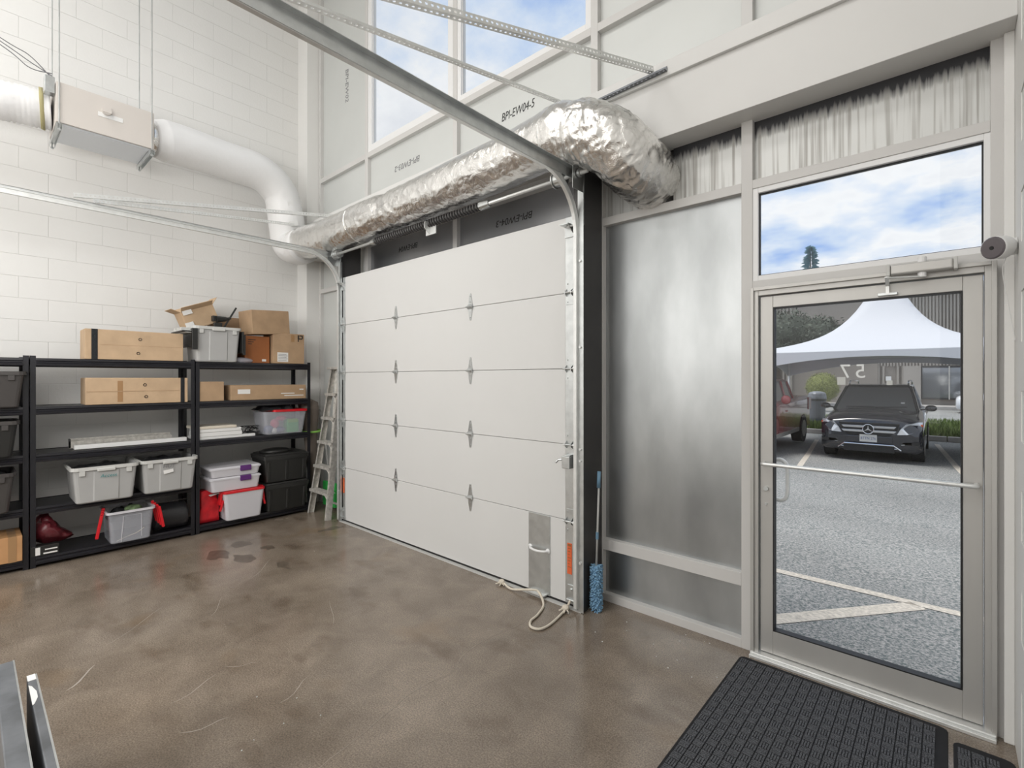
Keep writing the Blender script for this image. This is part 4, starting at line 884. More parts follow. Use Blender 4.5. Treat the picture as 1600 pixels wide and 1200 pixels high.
for k in range(5):
    f = 0.17+0.165*k; a = BL_.lerp(TL_, f); b = BR_.lerp(TR_, f); yy = a.y
    build('step', MB().box(a.x, b.x, yy-0.06, yy+0.035, a.z-0.004, a.z+0.004).box(a.x, b.x, yy-0.062, yy-0.058, a.z-0.028, a.z+0.004), 'alum', t, bevel=0.001)
    for (e0, sgn) in ((a, 1), (b, -1)): build('step_brace', MB().tube(catmull([(e0.x+sgn*0.012, yy-0.045, e0.z-0.13), (e0.x+sgn*0.03, yy-0.05, e0.z-0.06), (e0.x+sgn*0.085, yy-0.055, e0.z-0.012)], 4), 0.009, 6), 'alum', t)
build('top_cap', MB().box(-5.715, -5.445, 2.97, 3.10, 1.745, 1.775), 'alum', t, bevel=0.004)
for a, b in (((-5.72, 2.98, 0.01), (-5.66, 3.075, 1.74)), ((-5.37, 2.98, 0.01), (-5.49, 3.075, 1.74))): build('rear_leg', MB().bar(a, b, 0.02, 0.03), 'alum', t)
build('rear_brace', MB().bar((-5.715, 2.985, 0.12), (-5.375, 2.985, 0.12), 0.012, 0.02).bar((-5.70, 3.01, 0.7), (-5.41, 3.01, 0.7), 0.012, 0.02), 'alum', t)
# folded canvas chair + green handled tools behind it
t = thing('folded_canvas', 'taupe canvas bundle tapering to the floor between shelving and ladder', 'folded canvas', (-6.05, 2.99, 0))
mb = MB().tube([(-5.98, 2.93, 0.0), (-6.0, 2.92, 0.5), (-6.02, 2.91, 1.0), (-6.03, 2.90, 1.22), (-6.04, 2.90, 1.32), (-6.06, 2.90, 1.36)], 0.1, 16, True, lambda s: 0.035+0.085*min(1, s*1.5) if s < 0.9 else 0.05, lambda q, s, a: 0.02*nz3(q*7))
build('cover', mb, 'canvas', t, smooth=True)
build('strap', MB().tube(ring_pts((-6.02, 2.91, 0.97), (0.02, 0, 1), 0.128, 20), 0.014, 6), 'lime', t, label='green strap')
t = thing('green_broom', 'green plastic broom head and pale handle behind the ladder', 'broom', (-5.78, 3.02, 0))
build('handle', MB().cyl((-5.80, 3.06, 0.25), (-5.90, 3.02, 1.15), 0.012, 8), 'bin_rim', t)
build('head', MB().box(-5.92, -5.62, 3.02, 3.06, 0.24, 0.34), 'green', t, bevel=0.01)
br = MB()
for k in range(16): br.box(-5.92+0.019*k, -5.908+0.019*k, 3.025, 3.055, 0.04, 0.24)
build('bristles', br, 'green', t, kind='stuff')
t = thing('dust_pan', 'dark green dustpan hanging behind the ladder rails', 'dustpan', (-5.6, 3.09, 0.95))
build('pan', MB().box(-5.70, -5.50, 3.09, 3.11, 0.80, 1.05), mat('dark_green_plastic', (0.01, 0.16, 0.07), 0.5), t, bevel=0.01); build('handle', MB().box(-5.615, -5.585, 3.09, 3.12, 1.05, 1.2), 'tote', t, bevel=0.006)

# ------------------------------------------------------------------ MOP, ROPE, MAT, CAMERA, PANELS
t = thing('duster_mop', 'blue chenille duster on a pole standing head down by the dark column', 'duster', (-1.845, 2.95, 0))
mx, my = -1.842, 2.955
build('pole', MB().cyl((mx, my, 0.30), (mx+0.003, my+0.03, 0.90), 0.0075, 10), 'bin_rim', t, smooth=True)
build('grip', MB().cyl((mx+0.002, my+0.027, 0.86), (mx+0.003, my+0.032, 0.975), 0.013, 12), 'blue_grip', t, smooth=True)
build('collar', MB().cyl((mx, my+0.011, 0.50), (mx, my+0.013, 0.55), 0.011, 10), 'blue_grip', t)
build('core', MB().cyl((mx, my, 0.02), (mx, my, 0.32), 0.028, 12), 'blue', t)
nd = MB(); random.seed(11)
for i in range(27):
    for j in range(15):
        a = 2*math.pi*(j+0.5*(i % 2))/15; z = 0.018+0.0115*i; d_ = Vector((math.cos(a), math.sin(a), random.uniform(-.5, .3)))
        b0 = Vector((mx, my, z)); nd.tube([b0+d_*0.022, b0+d_*random.uniform(0.040, 0.050)], 0.0055, 5, True, lambda t_: 0.0062-0.0015*t_)
build('chenille', nd, 'blue', t, kind='stuff', smooth=True)
rp = catmull([(-2.62, 2.83, 0.02), (-2.50, 2.80, 0.012), (-2.33, 2.82, 0.05), (-2.27, 2.84, 0.045), (-2.16, 2.76, 0.012), (-2.10, 2.62, 0.010), (-2.08, 2.52, 0.010), (-2.03, 2.46, 0.010), (-1.97, 2.475, 0.010), (-1.955, 2.56, 0.010), (-1.98, 2.72, 0.010), (-2.00, 2.82, 0.018), (-1.99, 2.85, 0.06)], 10)
t = thing('pull_rope', 'cream rope looped on the floor at the foot of the garage door', 'rope', (-2.3, 2.8, 0))
build('rope', MB().tube(rp, 0.0085, 8), 'cream', t, smooth=True)
for c in ((-2.63, 2.825, 0.024), (-1.995, 2.80, 0.026)):
    kn = MB(); kn.sphere(c, 0.024, 10, 7, (1.1, 1, 0.9)); 
    for k in range(5): a = k*1.3; kn.tube([c, (c[0]+0.04*math.cos(a), c[1]-0.02+0.03*math.sin(a), 0.012)], 0.005, 5)
    build('knot', kn, 'cream', t, smooth=True)

def doormat(label, x0, x1, y0, y1):
    t = thing('door_mat', label, 'door mat', ((x0+x1)/2, (y0+y1)/2, 0))
    cx, cy = (x0+x1)/2, (y0+y1)/2
    build('backing', MB().loft([rrect(cx, cy, x1-x0, y1-y0, 0.03, 0.001), rrect(cx, cy, x1-x0, y1-y0, 0.03, 0.005), rrect(cx, cy, x1-x0-0.006, y1-y0-0.006, 0.028, 0.007)]), 'mat_base', t)
    p = 0.045; m = MB(); nx = int((x1-x0-0.02)/p); ny = int((y1-y0-0.02)/p)
    for i in range(nx):
        for j in range(ny):
            ax, ay = x0+0.012+i*p, y0+0.012+j*p
            for k in range(4):
                g0, g1 = 0.003+k*0.0105, 0.003+k*0.0105+0.0075
                if (i+j) % 2: m.box(ax+g0, ax+g1, ay+0.002, ay+p-0.003, 0.006, 0.0115)
                else: m.box(ax+0.002, ax+p-0.003, ay+g0, ay+g1, 0.006, 0.0115)
    build('woven_rib', m, 'mat_rib', t, kind='stuff')
doormat('large charcoal basket-weave mat in front of the glass door', -0.905, 0.003, 1.55, 3.035)
doormat('second charcoal mat, only its corner showing by the right wall', 0.02, 0.215, 1.55, 2.955)

t = thing('security_camera', 'white round security camera with a dark face on the right wall', 'security camera', (0.225, 3.0, 2.2))
build('wall_mount', MB().cyl((0.224, 3.0, 2.2), (0.205, 3.0, 2.2), 0.036, 20).cyl((0.205, 3.0, 2.2), (0.185, 2.99, 2.197), 0.014, 12), 'white', t, smooth=False, bevel=0.002)
c0, c1 = Vector((0.200, 3.0, 2.2)), Vector((0.142, 2.925, 2.190)); ax = (c1-c0)
build('shell', MB().tube([c0+ax*s for s in (0, 0.05, 0.15, 0.35, 0.6, 0.8, 0.93)], 0.04, 24, True, lambda s: 0.048*min(1, math.sqrt(max(0.05, s*2.2)))), 'white', t, smooth=True)
build('face', MB().tube([c0+ax*s for s in (0.93, 0.97, 1.0)], 0.04, 24, True, lambda s: 0.047-0.006*s), 'cam_grey', t)
build('lens', MB().tube([c0+ax*1.0, c0+ax*1.02], 0.008, 16), 'black', t)
build('cord', MB().tube(catmull([(0.195, 2.99, 2.17), (0.18, 3.0, 2.10), (0.20, 3.03, 1.95), (0.221, 3.05, 1.8)], 6), 0.002, 5), 'white', t)
for x0_, yA, yB, zt_, lb in ((-2.80, 0.075, 0.130, 0.50, 'grey panel standing on edge at the lower left corner of the photo'), (-2.62, 0.155, 0.182, 0.495, 'thin grey panel with a white sticker standing beside the thicker one')):
    t = thing('metal_panel', lb, 'panel', (x0_, (yA+yB)/2, 0), group='grey panels standing on edge')
    build('sheet', MB().box(x0_, -1.5, yA, yB, 0, zt_), 'rail_grey', t, bevel=0.004)
    build('edge_strip', MB().box(x0_+0.004, -1.5, yB-0.004, yB+0.001, zt_-0.01, zt_+0.001), 'galv', t)
    if x0_ > -2.7: build('white_sticker', MB().prism([(x0_+0.0, yA), (x0_+0.05, yA), (x0_+0.05, yB-0.004), (x0_+0.0, yB-0.004)], zt_, zt_+0.001).prism([(x0_+0.085, yA), (x0_+0.10, yA+0.008), (x0_+0.15, yA+0.017), (x0_+0.20, yA+0.017), (x0_+0.24, yA+0.006), (x0_+0.25, yA)], zt_, zt_+0.001), 'paper', t)
# floor marks: a hairline crack and scuffs
def strip(pts, w, z=0.0006):
    m = MB(); P = [Vector((a, b, z)) for a, b in pts]; n = len(P); L_ = []; 
    for i, p in enumerate(P):
        T = (P[min(i+1, n-1)]-P[max(i-1, 0)]).normalized(); s_ = Vector((-T.y, T.x, 0)); ww = w*(0.5+0.5*abs(nz3(p*9))*2)*(0.3 if i in (0, n-1) else 1)
        L_.append((p+s_*ww/2, p-s_*ww/2))
    m.add([q for ab in L_ for q in ab], [(2*i, 2*i+2, 2*i+3, 2*i+1) for i in range(n-1)]); return m
pts = catmull([(-2.11, 2.50, 0), (-2.15, 2.16, 0), (-2.13, 1.95, 0), (-2.05, 1.79, 0), (-2.08, 1.60, 0), (-2.05, 1.42, 0), (-2.0, 1.2, 0), (-1.96, 0.95, 0)], 8)
build('crack', strip([(p.x+0.012*nz3(p*11), p.y) for p in pts], 0.006), mat('pale_crack', (0.29, 0.25, 0.205), 0.5), floor)
stm = mat('dark_damp_stain', (0.115, 0.092, 0.070), 0.28, var=0.3, scale=20)
random.seed(31)
for (x, y, a, b) in [(-5.05, 1.55, 0.16, 0.10), (-5.2, 1.80, 0.10, 0.08), (-4.75, 1.68, 0.14, 0.07), (-4.9, 1.95, 0.07, 0.05), (-4.35, 1.85, 0.10, 0.05), (-5.0, 2.65, 0.05, 0.12)]:
    pp = []
    for k in range(26):
        t_ = 2*math.pi*k/26; q = 1+0.75*nz3(Vector((math.cos(t_)*1.4+x*3, math.sin(t_)*1.4+y*3, 0))); pp.append((x+a*q*math.cos(t_), y+b*q*math.sin(t_), 0.0005))
    build('stain', MB().add(pp, [tuple(range(26))]), stm, floor)
random.seed(21)
scm = mat('pale_scuff', (0.34, 0.30, 0.26), 0.6)
for (x, y, l, a, w) in [(-3.52, 0.42, 0.22, 2.45, 0.012), (-2.95, 0.8, 0.25, 1.9, 0.005), (-3.0, 1.05, 0.18, 0.9, 0.004), (-2.6, 0.75, 0.2, 1.2, 0.006), (-3.9, 1.2, 0.3, 2.6, 0.004), (-2.55, 1.15, 0.22, 2.0, 0.004), (-4.4, 1.7, 0.4, 2.4, 0.004), (-2.25, 0.62, 0.12, 2.2, 0.01), (-1.7, 0.95, 0.3, 2.0, 0.003), (-4.0, 0.75, 0.5, 2.3, 0.003), (-3.2, 1.7, 0.35, 2.7, 0.003)]:
    p = [(x+l*(k/5-0.5)*math.cos(a)+0.02*math.sin(k), y+l*(k/5-0.5)*math.sin(a)) for k in range(6)]
    build('scuff', strip(p, w), scm, floor)
cr_ = MB()
for k in range(28):
    x, y = random.choice([(-1.5, 2.9), (-1.2, 2.75), (-1.0, 3.0), (-2.4, 1.0), (-1.75, 2.7)]); x += random.gauss(0, .16); y += random.gauss(0, .12); y = min(y, 3.05)
    cr_.obox((x, y, 0.002), (random.uniform(.002, .007), random.uniform(.002, .006), 0.003), Matrix.Rotation(random.random()*3, 3, 'Z'))
o = build('grit', cr_, 'white', floor, kind='stuff')

# ------------------------------------------------------------------ OUTSIDE
def gz(y): return -0.03-0.02*(y-3.24) if y < 14 else (-0.245 if y < 19 else -0.245+0.0)
gm = MB(); ys = [3.24, 6, 10, 14, 20, 60]
gm.loft([[(-60, y, gz(y)) for y in ys]+[(-60, 60, -3), (-60, 3.24, -3)], [(60, y, gz(y)) for y in ys]+[(60, 60, -3), (60, 3.24, -3)]])
ground = struct('ground', gm, 'asphalt')
def line(p0, p1, w):
    p0 = Vector((*p0, 0)); p1 = Vector((*p1, 0)); T = (p1-p0).normalized(); s_ = Vector((-T.y, T.x, 0))*w/2; n = 12; vs_ = []
    for k in range(n+1):
        q = p0.lerp(p1, k/n)
        for sg in (1, -1): u = q+s_*sg; vs_.append((u.x, u.y, gz(u.y)+0.004))
    build('painted_line', MB().add(vs_, [(2*k, 2*k+1, 2*k+3, 2*k+2) for k in range(n)]), 'linepaint', ground)
line((-6, 4.78), (3, 4.74), 0.10)
line((-0.95, 3.66), (-0.16, 4.72), 0.13)
line((-2.28, 11.4), (-3.0, 17.5), 0.11); line((0.30, 12.2), (-0.22, 18.5), 0.11); line((-5.2, 11.4), (-5.9, 17.5), 0.11); line((3.1, 12.2), (2.5, 18.5), 0.11)
# kerbed island with grass
KY = 19.4
kerb = thing('kerbed_island', None, None, (0, KY, -0.24), kind='structure')
for k in range(20): build('kerb_stone', MB().box(-20+2*k+0.01, -18+2*k-0.01, KY, KY+0.16, -0.25, -0.09), 'kerb', kerb, bevel=0.02)
build('soil', MB().box(-20, 20, KY+0.16, 25.2, -0.25, -0.11), mat('soil', (0.10, 0.11, 0.05), 0.9, var=0.3, scale=3), kerb)
random.seed(5); gr = MB()
for k in range(15000):
    x = random.uniform(-7.5, 2.5); y = random.uniform(KY+0.18, 25.1); h = random.uniform(0.12, 0.30); a = random.random()*6.28; w = 0.03
    dx_, dy_ = math.cos(a)*w, math.sin(a)*w
    gr.add([(x-dx_, y-dy_, -0.12), (x+dx_, y+dy_, -0.12), (x+random.gauss(0, .05), y+random.gauss(0, .05), -0.12+h)], [(0, 1, 2)])
g_ = build('grass', gr, 'grass', None, kind='stuff'); g_['label'] = 'green grass on the kerbed island behind the parked cars'; g_['category'] = 'grass'
# far building
fbld = thing('building', 'brown ribbed block building across the road behind the tent', 'building', (0, 42, -0.25))
BY = 42
def bx(x0, x1, z0, z1, m='block_brown2', dy=0, nm='wall'): return build(nm, MB().box(x0, x1, BY+dy, BY+8, z0, z1), m, fbld)
bx(-30, -3.6, -0.3, 7.35); bx(-3.6, 12, -0.3, 7.35, dy=0.3)
bx(-30, 12, 7.35, 7.7, 'block_brown', -0.15, 'parapet')
rb = MB()
x = -3.6
while x < 12:
    rb.box(x, x+0.09, BY+0.20, BY+0.31, 2.5, 7.35); x += 0.17
x = -10.5
while x < -8.8: rb.box(x, x+0.12, BY-0.12, BY+0.01, -0.3, 7.35); x += 0.26
x = -3.6
while x < -2.3:
    if not (-3.2 < x < -2.8): rb.box(x, x+0.12, BY+0.12, BY+0.31, -0.3, 2.5)
    x += 0.26
build('block_rib', rb, 'block_brown', fbld, kind='stuff')
build('pillar', MB().box(-2.2, -1.3, BY-0.1, BY+0.3, -0.3, 2.5), 'block_brown', fbld)
for x0, x1 in ((-1.3, 1.5), (1.7, 4.5)):
    w = build('window', MB().box(x0, x1, BY+0.15, BY+0.29, 0.3, 2.45), 'dark', fbld); build('pane', MB().box(x0+0.08, x1-0.08, BY+0.12, BY+0.14, 0.4, 2.35), 'carglass', w)
    build('mullion', MB().box((x0+x1)/2-0.03, (x0+x1)/2+0.03, BY+0.08, BY+0.13, 0.3, 2.45), 'alum', w)
build('wall_sign', MB().box(-3.15, -2.85, BY+0.05, BY+0.2, 1.5, 1.8), 'white', fbld)
build('vent', MB().box(-1.35, -1.0, BY+0.05, BY+0.28, 5.0, 5.25), 'dark', fbld)
sw = thing('far_sidewalk', None, None, (0, 38, -0.2), kind='structure')
build('kerb_stone', MB().box(-30, 12, 39.0, 39.3, -0.3, -0.05), 'kerb', sw); build('slab', MB().box(-30, 12, 39.3, 42, -0.3, -0.07), 'kerb', sw)
# plants
def foliage(name, label, cat, parts_, leaf, n, ls, seed=1, trunk=None, mat_='leaf', wob=0.12):
    random.seed(seed); t = thing(name, label, cat, (parts_[0][0][0], parts_[0][0][1], -0.2)); m = MB()
    for (c, r) in parts_:
        c = Vector(c)
        for k in range(int(n/len(parts_))):
            d_ = Vector((random.gauss(0, 1), random.gauss(0, 1), random.gauss(0, 1))).normalized(); q = c+Vector((d_.x*r[0], d_.y*r[1], d_.z*r[2]))*(1+random.gauss(0, wob)-0.08)
            a = Vector((random.gauss(0, 1), random.gauss(0, 1), random.gauss(0, 1))).normalized(); b_ = a.cross(d_).normalized() if a.cross(d_).length > 0.01 else Vector((1, 0, 0))
            m.add([q, q+a*ls+b_*ls*0.4, q+a*ls*2, q+a*ls-b_*ls*0.4], [(0, 1, 2, 3)])
    core = MB()
    for (c, r) in parts_: core.sphere(c, 1, 12, 8, tuple(q*0.86 for q in r))
    build('crown_core', core, mat_, t, smooth=True)
    build(leaf, m, mat_, t, kind='stuff')
    if trunk: build('trunk', MB().cyl(trunk[0], trunk[1], trunk[2], 8, trunk[2]*0.6), 'bark', t)
    return t
foliage('round_bush', 'round clipped green bush left of the black car', 'bush', [((-5.38, 33, 1.15), (0.86, 0.86, 0.86))], 'leaves', 4000, 0.05, 2, ((-5.4, 33, -0.25), (-5.4, 33, 0.6), 0.08), wob=0.05)
foliage('leafy_tree', 'broad dull green tree behind the left side of the tent', 'tree', [((-8.6, 38.5, 4.9), (1.9, 1.5, 1.5)), ((-10.8, 38.5, 4.6), (2.0, 1.5, 1.7)), ((-6.6, 38.6, 4.5), (1.5, 1.3, 1.3)), ((-9.6, 38, 3.4), (2.0, 1.4, 1.1))], 'leaves', 9000, 0.14, 4, ((-9, 38.6, -0.25), (-9, 38.6, 4.0), 0.2), 'leaf_dark')
t = thing('fir_tree', 'small pointed fir rising above the roof line seen through the transom', 'tree', (-13.6, 75, 0)); build('trunk', MB().cyl((-13.6, 75, -0.3), (-13.6, 75, 18.6), 0.22, 8, 0.05), 'bark', t)
random.seed(8); m = MB()
for k in range(750):
    f = random.random()**0.8; z = 6+f*13.0; r = (1-f)*3.0+0.1; a = random.random()*6.28; rr_ = r*random.uniform(0.2, 1); q = Vector((-13.6+rr_*math.cos(a), 75+rr_*math.sin(a), z-rr_*0.3+random.gauss(0, .15)))
    m.add([q, q+Vector((math.cos(a)*0.6, math.sin(a)*0.6, 0.12)), q+Vector((0.12, 0.12, 0.45))], [(0, 1, 2)])
build('needles', m, 'conifer', t, kind='stuff')
# litter bin on the island
t = thing('litter_bin', 'grey round litter bin with a domed lid behind the black car', 'litter bin', (-3.6, 21.5, -0.11))
X, Y = -3.68, 21.5
build('barrel', MB().cyl((X, Y, -0.11), (X, Y, 0.88), 0.25, 20, 0.29), 'asphalt2', t); build('band', MB().cyl((X, Y, 0.80), (X, Y, 0.88), 0.305, 20), 'tote', t)
build('lid', MB().loft([[(X+r*math.cos(2*math.pi*k/20), Y+r*math.sin(2*math.pi*k/20), z) for k in range(20)] for r, z in ((0.31, 0.88), (0.31, 0.94), (0.29, 1.06), (0.25, 1.12), (0.1, 1.16))]), 'rail_grey', t)

# tent
t = thing('marquee_tent', 'white peaked marquee tent pitched over the black car', 'tent', (-0.9, 16.5, -0.24))
cx, cy, hw = -1.22, 16.5, 3.0; n = 40; vs_ = []
def th(x, y):
    r = max(abs(x), abs(y)); rr_ = math.hypot(x, y); r = 0.75*r+0.25*min(3.0, rr_)
    r = max(abs(x), abs(y))*0.9+0.1*min(3.0, rr_)
    s_ = min(1, max(0, (3.0-r)/2.8)); return 2.27+2.05*(0.30*s_+0.70*s_**4.8)
for i in range(n+1):
    for j in range(n+1):
        x = -hw+2*hw*i/n; y = -hw+2*hw*j/n; e_ = max(abs(x), abs(y)) > hw-0.01; vs_.append((cx+x, cy+y, 2.27 if e_ else th(x, y)))
build('canopy', MB().add(vs_, [(i*(n+1)+j, (i+1)*(n+1)+j, (i+1)*(n+1)+j+1, i*(n+1)+j+1) for i in range(n) for j in range(n)]), 'tent', t, smooth=True, solid=0.01)
for ax_ in range(4):
    vs_ = []
    for k in range(25):
        s_ = -1+2*k/24; zb = 2.27-0.13-0.42*s_*s_; p = {0: (cx+s_*hw, cy-hw), 1: (cx+s_*hw, cy+hw), 2: (cx-hw, cy+s_*hw), 3: (cx+hw, cy+s_*hw)}[ax_]
        vs_ += [(*p, 2.27), (*p, zb)]
    build('valance', MB().add(vs_, [(2*k, 2*k+1, 2*k+3, 2*k+2) for k in range(24)]), 'tent', t, solid=0.008)
for sx in (-1, 1):
    for sy in (-1, 1): build('pole', MB().cyl((cx+sx*(hw-0.03), cy+sy*(hw-0.03), -0.24), (cx+sx*(hw-0.03), cy+sy*(hw-0.03), 2.26), 0.035, 10), 'white', t)
build('printed_logo', MB().obox((0.35, 14.42, 2.62), (0.10, 0.012, 0.10), Matrix.Rotation(R_(-55), 3, 'X')), 'ink_grey', t)

# cars: lofted body, front towards -y, local origin under the front bumper
def car(name, label, loc, paint, W=0.92, H=1.52, Ln=4.5, suv=True, detail=True, rz=0, cat='car'):
    t = thing(name, label, cat, loc, rz)
    def sec(y, zb, zt, w, wt, crown=0.03):
        return [(-w, y, zb+0.06), (-w*1.0, y, zb+0.30), (-w, y, zt-0.16), (-wt, y, zt-0.03), (-wt*0.6, y, zt+crown*0.6), (0, y, zt+crown), (wt*0.6, y, zt+crown*0.6), (wt, y, zt-0.03), (w, y, zt-0.16), (w*1.0, y, zb+0.30), (w, y, zb+0.06), (w*0.9, y, zb), (-w*0.9, y, zb)]
    S = [sec(0.0, 0.30, 0.76, W*0.80, W*0.62, 0.02), sec(0.04, 0.25, 0.86, W*0.92, W*0.70, 0.02), sec(0.14, 0.22, 0.92, W*0.98, W*0.78, 0.03), sec(0.35, 0.20, 0.97, W*0.99, W*0.80, 0.04), sec(0.8, 0.20, 1.01, W, W*0.84, 0.05), sec(1.25, 0.20, 1.05, W, W*0.88, 0.05), sec(1.5, 0.2, 1.07, W, W*0.9, 0.03), sec(3.9, 0.22, 1.08, W, W*0.9, 0.02), sec(4.35, 0.28, 1.02, W*0.95, W*0.84, 0.02), sec(4.5, 0.34, 0.92, W*0.86, W*0.75, 0.02)]
    S = [[(x, y*Ln/4.5, z) for x, y, z in r] for r in S]
    build('body', MB().loft(S), paint, t, world=False, smooth=True, bevel=0)
    gl = [[(-W*0.86, 1.22, 1.05), (-W*0.86, 4.1, 1.05), (W*0.86, 4.1, 1.05), (W*0.86, 1.22, 1.05)]]
    def ring(z, yf, yb_, w): return [(-w, yf+0.03, z), (-w*0.6, yf-0.02, z), (w*0.6, yf-0.02, z), (w, yf+0.03, z), (w, yb_, z), (-w, yb_, z)]
    build('cabin_glass', MB().loft([ring(1.03, 1.18, 4.25, W*0.86), ring(1.25, 1.50, 4.18, W*0.80), ring(H-0.07, 1.95, 3.95, W*0.69)]), 'carglass', t, world=False)
    build('roof', MB().loft([ring(H-0.08, 1.93, 4.0, W*0.70), ring(H-0.02, 2.02, 3.95, W*0.66), ring(H, 2.3, 3.8, W*0.55)]), paint, t, world=False, smooth=False)
    for s_ in (-1, 1):
        build('pillar', MB().tube([(s_*W*0.865, 1.20, 1.04), (s_*W*0.80, 1.52, 1.25), (s_*W*0.695, 1.97, H-0.07)], 0.034, 6).tube([(s_*W*0.69, 2.9, H-0.07), (s_*W*0.865, 2.9, 1.04)], 0.03, 6), paint, t, world=False)
        m_ = build('mirror', MB().sphere((s_*(W+0.10), 1.45, 1.10), 0.1, 12, 8, (1.05, 0.7, 0.72)).bar((s_*W*0.9, 1.45, 1.06), (s_*(W+0.05), 1.45, 1.08), 0.03, 0.03), paint, t, world=False, smooth=True)
        for yy in (0.85, 3.65):
            wh = build('wheel', MB().cyl((s_*(W-0.22), yy, 0.335), (s_*(W+0.005), yy, 0.335), 0.335, 24), 'tyre', t, world=False)
            build('hub_cap', MB().cyl((s_*(W-0.01), yy, 0.335), (s_*(W+0.012), yy, 0.335), 0.215, 10), 'alum', wh, world=False)
        if suv: build('roof_rail', MB().tube(catmull([(s_*W*0.64, 2.1, H-0.01), (s_*W*0.64, 2.25, H+0.07), (s_*W*0.64, 3.6, H+0.07), (s_*W*0.64, 3.85, H-0.02)], 5), 0.018, 6), 'chrome', t, world=False)
    if detail:
        # face
        gf = MB().prism([(-0.54, 0.82), (0.54, 0.82), (0.50, 0.67), (0.36, 0.56), (-0.36, 0.56), (-0.50, 0.67)], -0.035, 0.06, 'y'); build('grille', gf, 'black', t, world=False, bevel=0.01)
        gb = MB()
        for z0 in (0.735, 0.645): gb.prism([(-0.49, z0+0.026), (0.49, z0+0.026), (0.45, z0-0.020), (-0.45, z0-0.020)], -0.055, -0.03, 'y')
        build('grille_bar', gb, 'chrome', t, world=False, bevel=0.004)
        st = MB().tube([(0.098*math.cos(2*math.pi*k/28), -0.072, 0.69+0.098*math.sin(2*math.pi*k/28)) for k in range(29)], 0.009, 6)
        for k in range(3):
            a = math.pi/2+2*math.pi*k/3; tip = (0.092*math.cos(a), 0.69+0.092*math.sin(a)); q = 0.016
            st.prism([tip, (q*math.cos(a+math.pi/3), 0.69+q*math.sin(a+math.pi/3)), (0, 0.69), (q*math.cos(a-math.pi/3), 0.69+q*math.sin(a-math.pi/3))], -0.080, -0.064, 'y')
        build('star_emblem', st, 'chrome', t, world=False); build('emblem_back', MB().cyl((0, -0.062, 0.69), (0, -0.04, 0.69), 0.09, 24), 'black', t, world=False)
        for s_ in (-1, 1):
            hl = MB().loft([[(s_*0.46, -0.01, 0.60), (s_*0.46, 0.0, 0.68), (s_*0.56, 0.02, 0.79), (s_*0.60, 0.06, 0.62)][::s_], [(s_*0.84, 0.16, 0.68), (s_*0.84, 0.19, 0.76), (s_*0.86, 0.25, 0.83), (s_*0.87, 0.22, 0.70)][::s_]])
            h_ = build('headlamp', MB().add([(s_*0.50, -0.03, 0.60), (s_*0.56, -0.02, 0.72), (s_*0.66, -0.01, 0.82), (s_*0.82, 0.12, 0.86), (s_*0.905, 0.30, 0.86), (s_*0.905, 0.18, 0.76), (s_*0.84, 0.04, 0.68), (s_*0.66, -0.02, 0.61),
                                             (s_*0.455, 0.12, 0.58), (s_*0.49, 0.12, 0.68), (s_*0.60, 0.15, 0.80), (s_*0.78, 0.26, 0.83), (s_*0.84, 0.40, 0.84), (s_*0.84, 0.34, 0.74), (s_*0.74, 0.2, 0.655), (s_*0.62, 0.15, 0.60)],
                                            [tuple(range(8))]+[(k, (k+1) % 8, 8+(k+1) % 8, 8+k) for k in range(8)]), 'lamp', t, world=False)
            build('turn_lens', MB().sphere((s_*0.895, 0.20, 0.79), 0.04, 8, 6, (0.6, 1, 0.8)), 'amber', h_, world=False)
            fl_ = MB().prism([(s_*0.56, 0.40), (s_*0.60, 0.45), (s_*0.86, 0.47), (s_*0.87, 0.40)], 0.0, 0.22, 'y'); build('air_intake', fl_, 'black', t, world=False)
            build('fog_trim', MB().bar((s_*0.56, -0.01, 0.40), (s_*0.88, 0.12, 0.43), 0.03, 0.014), 'chrome', t, world=False)
        build('lower_trim', MB().tube([(-0.56, 0.0, 0.28), (-0.44, -0.05, 0.375), (0.44, -0.05, 0.375), (0.56, 0.0, 0.28)], 0.014, 6).tube([(-0.5, -0.02, 0.31), (0.5, -0.02, 0.31)], 0.010, 6), 'chrome', t, world=False)
        build('lower_grille', MB().box(-0.45, 0.45, -0.04, 0.1, 0.22, 0.36), 'black', t, world=False)
        build('shield', MB().box(-0.42, 0.42, -0.03, 0.1, 0.40, 0.55), paint, t, world=False, bevel=0.02)
        p_ = build('number_plate', MB().box(-0.155, 0.155, -0.052, -0.045, 0.425, 0.575), 'bin_rim', t, world=False)
        o = text('plate_text', 'BTTN 276', 0.075, 'navy', None, (0, 0, 0), (R_(90), 0, 0), ext=0.001, width=0.85)
        o.parent = p_; o.data.transform(Matrix.Translation((0, -0.053, 0.495)))
        build('wiper', MB().tube([(-0.55, 1.17, 1.10), (0.0, 1.22, 1.11)], 0.008, 4).tube([(0.02, 1.17, 1.10), (0.6, 1.24, 1.12)], 0.008, 4), 'black', t, world=False)
        build('windscreen_sticker', MB().obox((0.52, 1.40, 1.20), (0.07, 0.004, 0.05), Matrix.Rotation(R_(-55), 3, 'X')), 'paper', t, world=False)
    return t
CY = 13.6
t = car('car', 'black sport utility car with a silver star grille, parked nose to the door', (-1.33, CY, gz(CY)-0.01), 'carpaint', H=1.62); t.scale = (1.03, 1, 1.08)
car('car', 'dark car whose corner shows at the right edge of the door glass', (1.40, 13.5, gz(13.5)-0.01), 'carpaint', detail=False)
car('car', 'white car far off in front of the building windows', (0.35, 36.5, -0.25), 'whitepaint', detail=False, suv=False, rz=R_(-90), H=1.4)
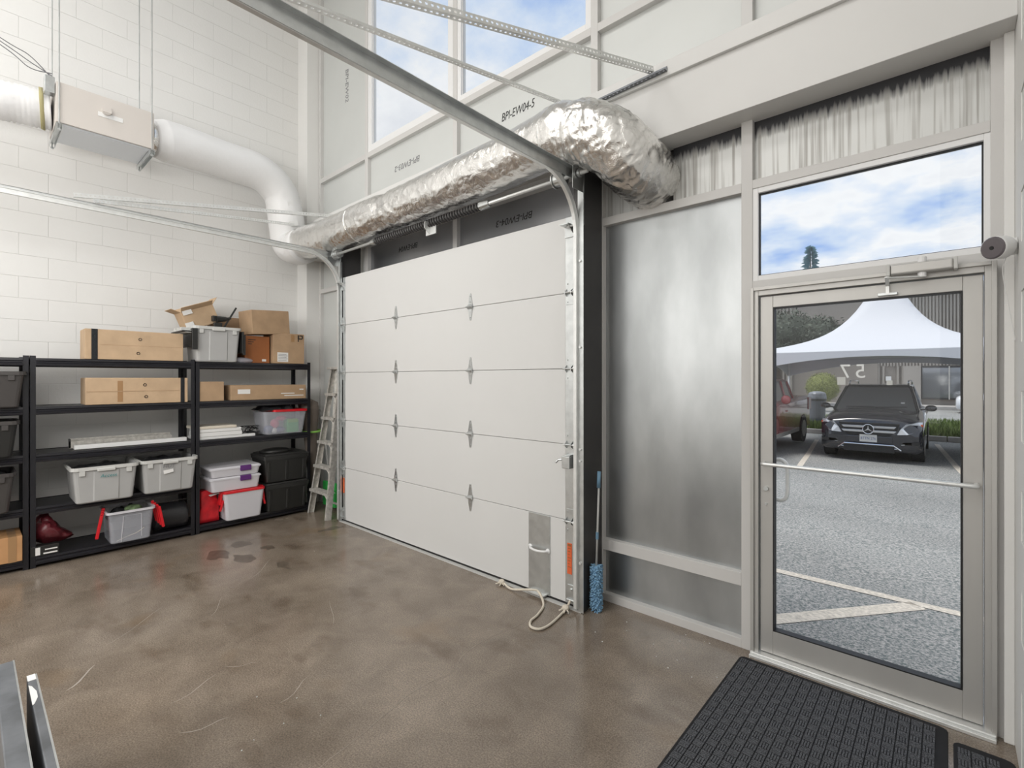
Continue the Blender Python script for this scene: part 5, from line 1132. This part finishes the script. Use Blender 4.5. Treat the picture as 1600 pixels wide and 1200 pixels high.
# red pickup, nose towards the camera side, seen along its flank
t = thing('pickup_truck', 'red pickup truck parked left of the black car, tail away', 'truck', (-4.15, 12.0, gz(12.0)-0.01))
W = 0.98
def sec(y, zb, zt, w): return [(-w, y, zb), (-w, y, zt-0.08), (-w*0.92, y, zt), (w*0.92, y, zt), (w, y, zt-0.08), (w, y, zb), ]
build('body', MB().loft([sec(0, 0.5, 1.05, W*0.9), sec(0.15, 0.4, 1.18, W*0.98), sec(1.3, 0.38, 1.26, W), sec(5.35, 0.42, 1.34, W), sec(5.45, 0.5, 1.32, W*0.98)]), 'redpaint', t, world=False, bevel=0.02)
build('cab_glass', MB().loft([[(-W*0.94, 1.35, 1.14), (W*0.94, 1.35, 1.14), (W*0.94, 3.7, 1.14), (-W*0.94, 3.7, 1.14)], [(-W*0.76, 2.0, 1.78), (W*0.76, 2.0, 1.78), (W*0.76, 3.45, 1.78), (-W*0.76, 3.45, 1.78)]]), 'carglass', t, world=False)
build('roof', MB().loft([[(-W*0.77, 1.97, 1.77), (W*0.77, 1.97, 1.77), (W*0.77, 3.5, 1.77), (-W*0.77, 3.5, 1.77)], [(-W*0.7, 2.1, 1.84), (W*0.7, 2.1, 1.84), (W*0.7, 3.4, 1.84), (-W*0.7, 3.4, 1.84)]]), 'redpaint', t, world=False)
for s_ in (-1, 1):
    build('mirror', MB().sphere((s_*(W+0.14), 1.75, 1.32), 0.13, 12, 8, (0.9, 0.6, 0.9)), 'redpaint', t, world=False, smooth=True)
    for a, b in (((1.37, 1.14), (2.0, 1.78)), ((2.75, 1.14), (2.8, 1.78)), ((3.68, 1.14), (3.46, 1.78))): build('pillar', MB().tube([(s_*W*0.945, a[0], a[1]), (s_*W*0.765, b[0], b[1])], 0.035, 6), 'redpaint', t, world=False)
    build('tail_lamp', MB().box(s_*W-0.05, s_*W+0.02, 5.1, 5.47, 0.92, 1.28), 'tail', t, world=False, bevel=0.01)
    for yy in (0.95, 4.45):
        wh = build('wheel', MB().cyl((s_*(W-0.25), yy, 0.40), (s_*(W+0.02), yy, 0.40), 0.40, 24), 'tyre', t, world=False); build('hub_cap', MB().cyl((s_*(W+0.0), yy, 0.40), (s_*(W+0.03), yy, 0.40), 0.25, 10), 'alum', wh, world=False)
    build('side_sill', MB().box(s_*W-0.03, s_*W+0.012, 1.4, 3.9, 0.36, 0.46), 'alum', t, world=False)
    build('door_handle', MB().box(s_*W-0.01, s_*W+0.03, 2.45, 2.6, 0.98, 1.01), 'redpaint', t, world=False)
